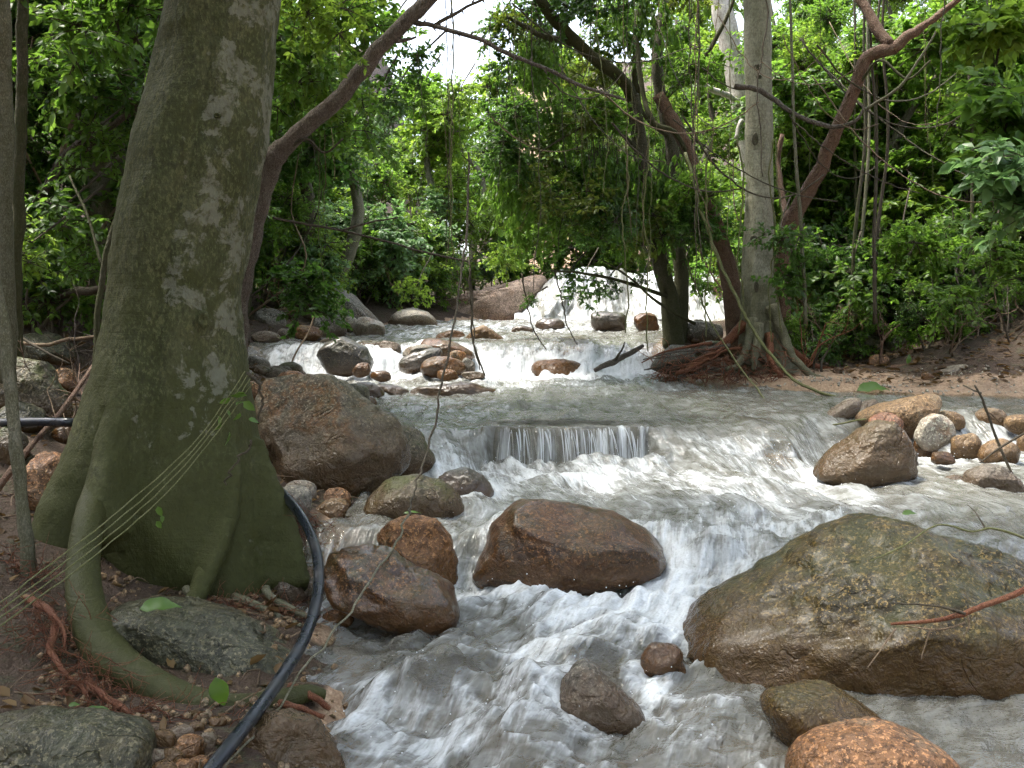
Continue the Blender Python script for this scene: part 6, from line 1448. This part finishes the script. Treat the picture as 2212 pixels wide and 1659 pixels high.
def build_litter():
    """dead leaves, bits of twig and gravel strewn over the banks"""
    r = np.random.default_rng(9)
    def spots(n, side):
        out = []
        while len(out) < n:
            y = r.uniform(2.6, 15) ** 1.0
            if side < 0: x = float(lerp_tab(XL, y)) - abs(r.normal()) * (0.5 + 0.16 * y) - 0.05
            else:
                y = r.uniform(10.2, 15); x = float(lerp_tab(XR, y)) + abs(r.normal()) * 2.4 + 1.2
            if abs(x) < 0.62 * y + 0.5: out.append((x, y))
        A = np.array(out)
        return np.stack([A[:, 0], A[:, 1], T(A[:, 0], A[:, 1]) + 0.008], 1)
    for nm, side, n, lab in (('leaf_litter', -1, 1700, 'dead leaves strewn over the left bank'), ('leaf_litter', 1, 1300, 'dead leaves strewn over the right bank')):
        P = spots(n, side); a = r.uniform(0, 6.28, n)
        Dv = np.stack([np.cos(a), np.sin(a), r.normal(0, 0.25, n)], 1); N = np.array([0, 0, 1.0]) + r.normal(0, 0.35, (n, 3))
        Ln = r.uniform(0.03, 0.09, n) * (1 if side < 0 else 1.4)
        V, F = leaf_fine(P, Dv, N, Ln, Ln * 0.5, 0.3, -0.2)
        struct(link(nm, mk_mesh(nm, V, F, L_DRY)), lab, 'stuff')
        mb = MB()
        for p in spots(int(n * 0.3), side):
            b = r.uniform(0, 6.28); L_ = r.uniform(0.06, 0.35); d = np.array([math.cos(b), math.sin(b), 0])
            q = [p, p + d * L_ * 0.5 + np.array([0, 0, r.uniform(0, 0.03)]), p + d * L_ + r.normal(0, 0.02, 3)]; q[2][2] = max(q[2][2], float(T(q[2][0], q[2][1])))
            V, F = tri_tube(spline(q, 3), 0.005, 0.002); mb.add(V, F.tolist())
        struct(mb.build('twig_litter', B_TWIG), 'broken twigs ' + lab.split('leaves ')[1], 'stuff')
    # gravel: near bank at left, sand bar at right
    Q, F0 = ico(1)
    for lab, n, gen, m in (('coarse gravel on the near left bank', 700, lambda: (r.uniform(-1.9, -0.5), r.uniform(2.7, 4.6)), R_TAN), ('gravel grains on the sand bar', 500, lambda: (lambda y: (float(lerp_tab(XR, y)) + r.uniform(-0.2, 2.2), y))(r.uniform(9.8, 11.2)), R_PALE)):
        Vs, Fs = [], []
        for i in range(n):
            x, y = gen(); s = r.uniform(0.006, 0.02) * (1 if y < 6 else 0.9)
            Vs.append(Q * (s * r.uniform(0.7, 1.3, 3)) * (1 + 0.2 * r.normal(0, 1, (len(Q), 1))) + np.array([x, y, float(T(x, y)) + s * 0.3])); Fs.append(F0 + i * len(Q))
        me = mk_mesh('gravel', np.concatenate(Vs), np.concatenate(Fs), m); fattr(me, 'hz', np.full(n * len(Q), 0.5))
        struct(link('gravel', me), lab, 'stuff')

def build_haze():
    """moist air over the stream"""
    bm = bmesh.new(); bmesh.ops.create_cube(bm, size=1.0)
    me = bpy.data.meshes.new('haze'); bm.to_mesh(me); bm.free()
    m = bpy.data.materials.new('moist_air'); m.use_nodes = True; nt = m.node_tree
    nt.nodes.remove(nt.nodes['Principled BSDF'])
    v = nt.nodes.new('ShaderNodeVolumePrincipled'); v.inputs['Color'].default_value = (0.92, 0.96, 0.95, 1); v.inputs['Density'].default_value = 0.0032; v.inputs['Anisotropy'].default_value = 0.3
    nt.links.new(v.outputs[0], nt.nodes['Material Output'].inputs['Volume'])
    me.materials.append(m)
    dg = bpy.context.evaluated_depsgraph_get()
    lo, hi = np.full(3, 1e9), np.full(3, -1e9)
    bpy.context.view_layer.update()
    for o in bpy.data.objects:
        if o.type != 'MESH': continue
        for c in o.bound_box:
            w = np.array(o.matrix_world @ Vector(c)); lo = np.minimum(lo, w); hi = np.maximum(hi, w)
    lo -= 1.0; hi += 0.5
    o = link('haze', me, None, tuple((lo + hi) / 2)); o.scale = tuple(hi - lo)
    struct(o, 'moist air over the stream', 'stuff')
# ------------------------------------------------------------------ say which one: count look-alikes outward from landmarks one can find
MARKS = [(20, 'the slender left trunks'), (420, 'the massive trunk'), (720, 'the leaning brown tree'), (965, 'the sky gap'), (1180, 'the waterfall left end'), (1450, 'the forked tree'), (1640, 'the pale trunk'), (1860, 'the crooked red tree'), (2150, 'the right edge')]
ORD = ['nearest', 'second', 'third', 'fourth', 'fifth', 'sixth', 'seventh', 'eighth', 'ninth', 'tenth', 'eleventh', 'twelfth', 'thirteenth', 'fourteenth', 'fifteenth', 'sixteenth', 'seventeenth', 'eighteenth', 'nineteenth', 'twentieth'] + [f'{q}th' if q % 10 > 3 else f"{q}{['th','st','nd','rd'][q % 10]}" for q in range(21, 60)]
def single_out(group, noun):
    obs = [o for o in bpy.data.objects if o.parent is None and o.get('group') == group]
    bins = {}
    for o in obs:
        p = np.array(o.location)
        if 'vine' in o.name or 'liana' in o.name: p = p - np.array([0, 0, 0.8])
        u, v = proj(p)
        k = min(MARKS, key=lambda m: abs(m[0] - u))
        bins.setdefault((k, u < k[0]), []).append((abs(u - k[0]), o))
    for (k, left), L in bins.items():
        L.sort(key=lambda q: q[0])
        for i, (_, o) in enumerate(L):
            o['label'] = f"{ORD[i]} {noun} {'left' if left else 'right'} of {k[1]}"
def label_all():
    for g, n in (('thin vines hanging in the middle of the picture', 'thin straight hanging vine'), ('slack lianas between the trees', 'slack looping liana'), ('trees on the far slope, left', 'leafy far slope tree'), ('trees on the far slope, right', 'bright leafy far slope tree'),
                 ('bushes on the far left shore', 'sunlit bush on the far shore'), ('bushes above the waterfall', 'yellow green bush above the waterfall'), ('undergrowth on the left slope', 'leafy undergrowth shrub on the dim slope'), ('trees behind the massive trunk', 'shady thicket tree'),
                 ('shrubs behind the right bank stones', 'low shrub behind the bank stones'), ('shrubs deep in the right thicket', 'bright shrub deep in the thicket'), ('trees in the right thicket', 'slim stemmed thicket tree'), ('thin saplings in the right thicket', 'thin bare sapling stem'),
                 ('low seedlings on the left slope', 'low seedling on the left slope'), ('low seedlings on the right bank', 'low seedling on the right bank'), ('rubble on the left bank', 'loose rubble stone on the left bank'), ('rubble on the right bank', 'loose rubble stone on the right bank')):
        single_out(g, n)
    L = sorted([o for o in bpy.data.objects if o.get('group') == 'pebbles beside the slate slab'], key=lambda o: o.location[0])
    for i, o in enumerate(L): o['label'] = f"{'leftmost' if i == 0 else ORD[i]}{'' if i == 0 else ' from left'} tan pebble in the heap beside the slate slab"
build_rocks()
build_water()
big_tree()
forked_tree()
pale_tree()
other_trees()
shade_trees()
build_green()
build_vines()
build_small()
build_litter()
label_all()
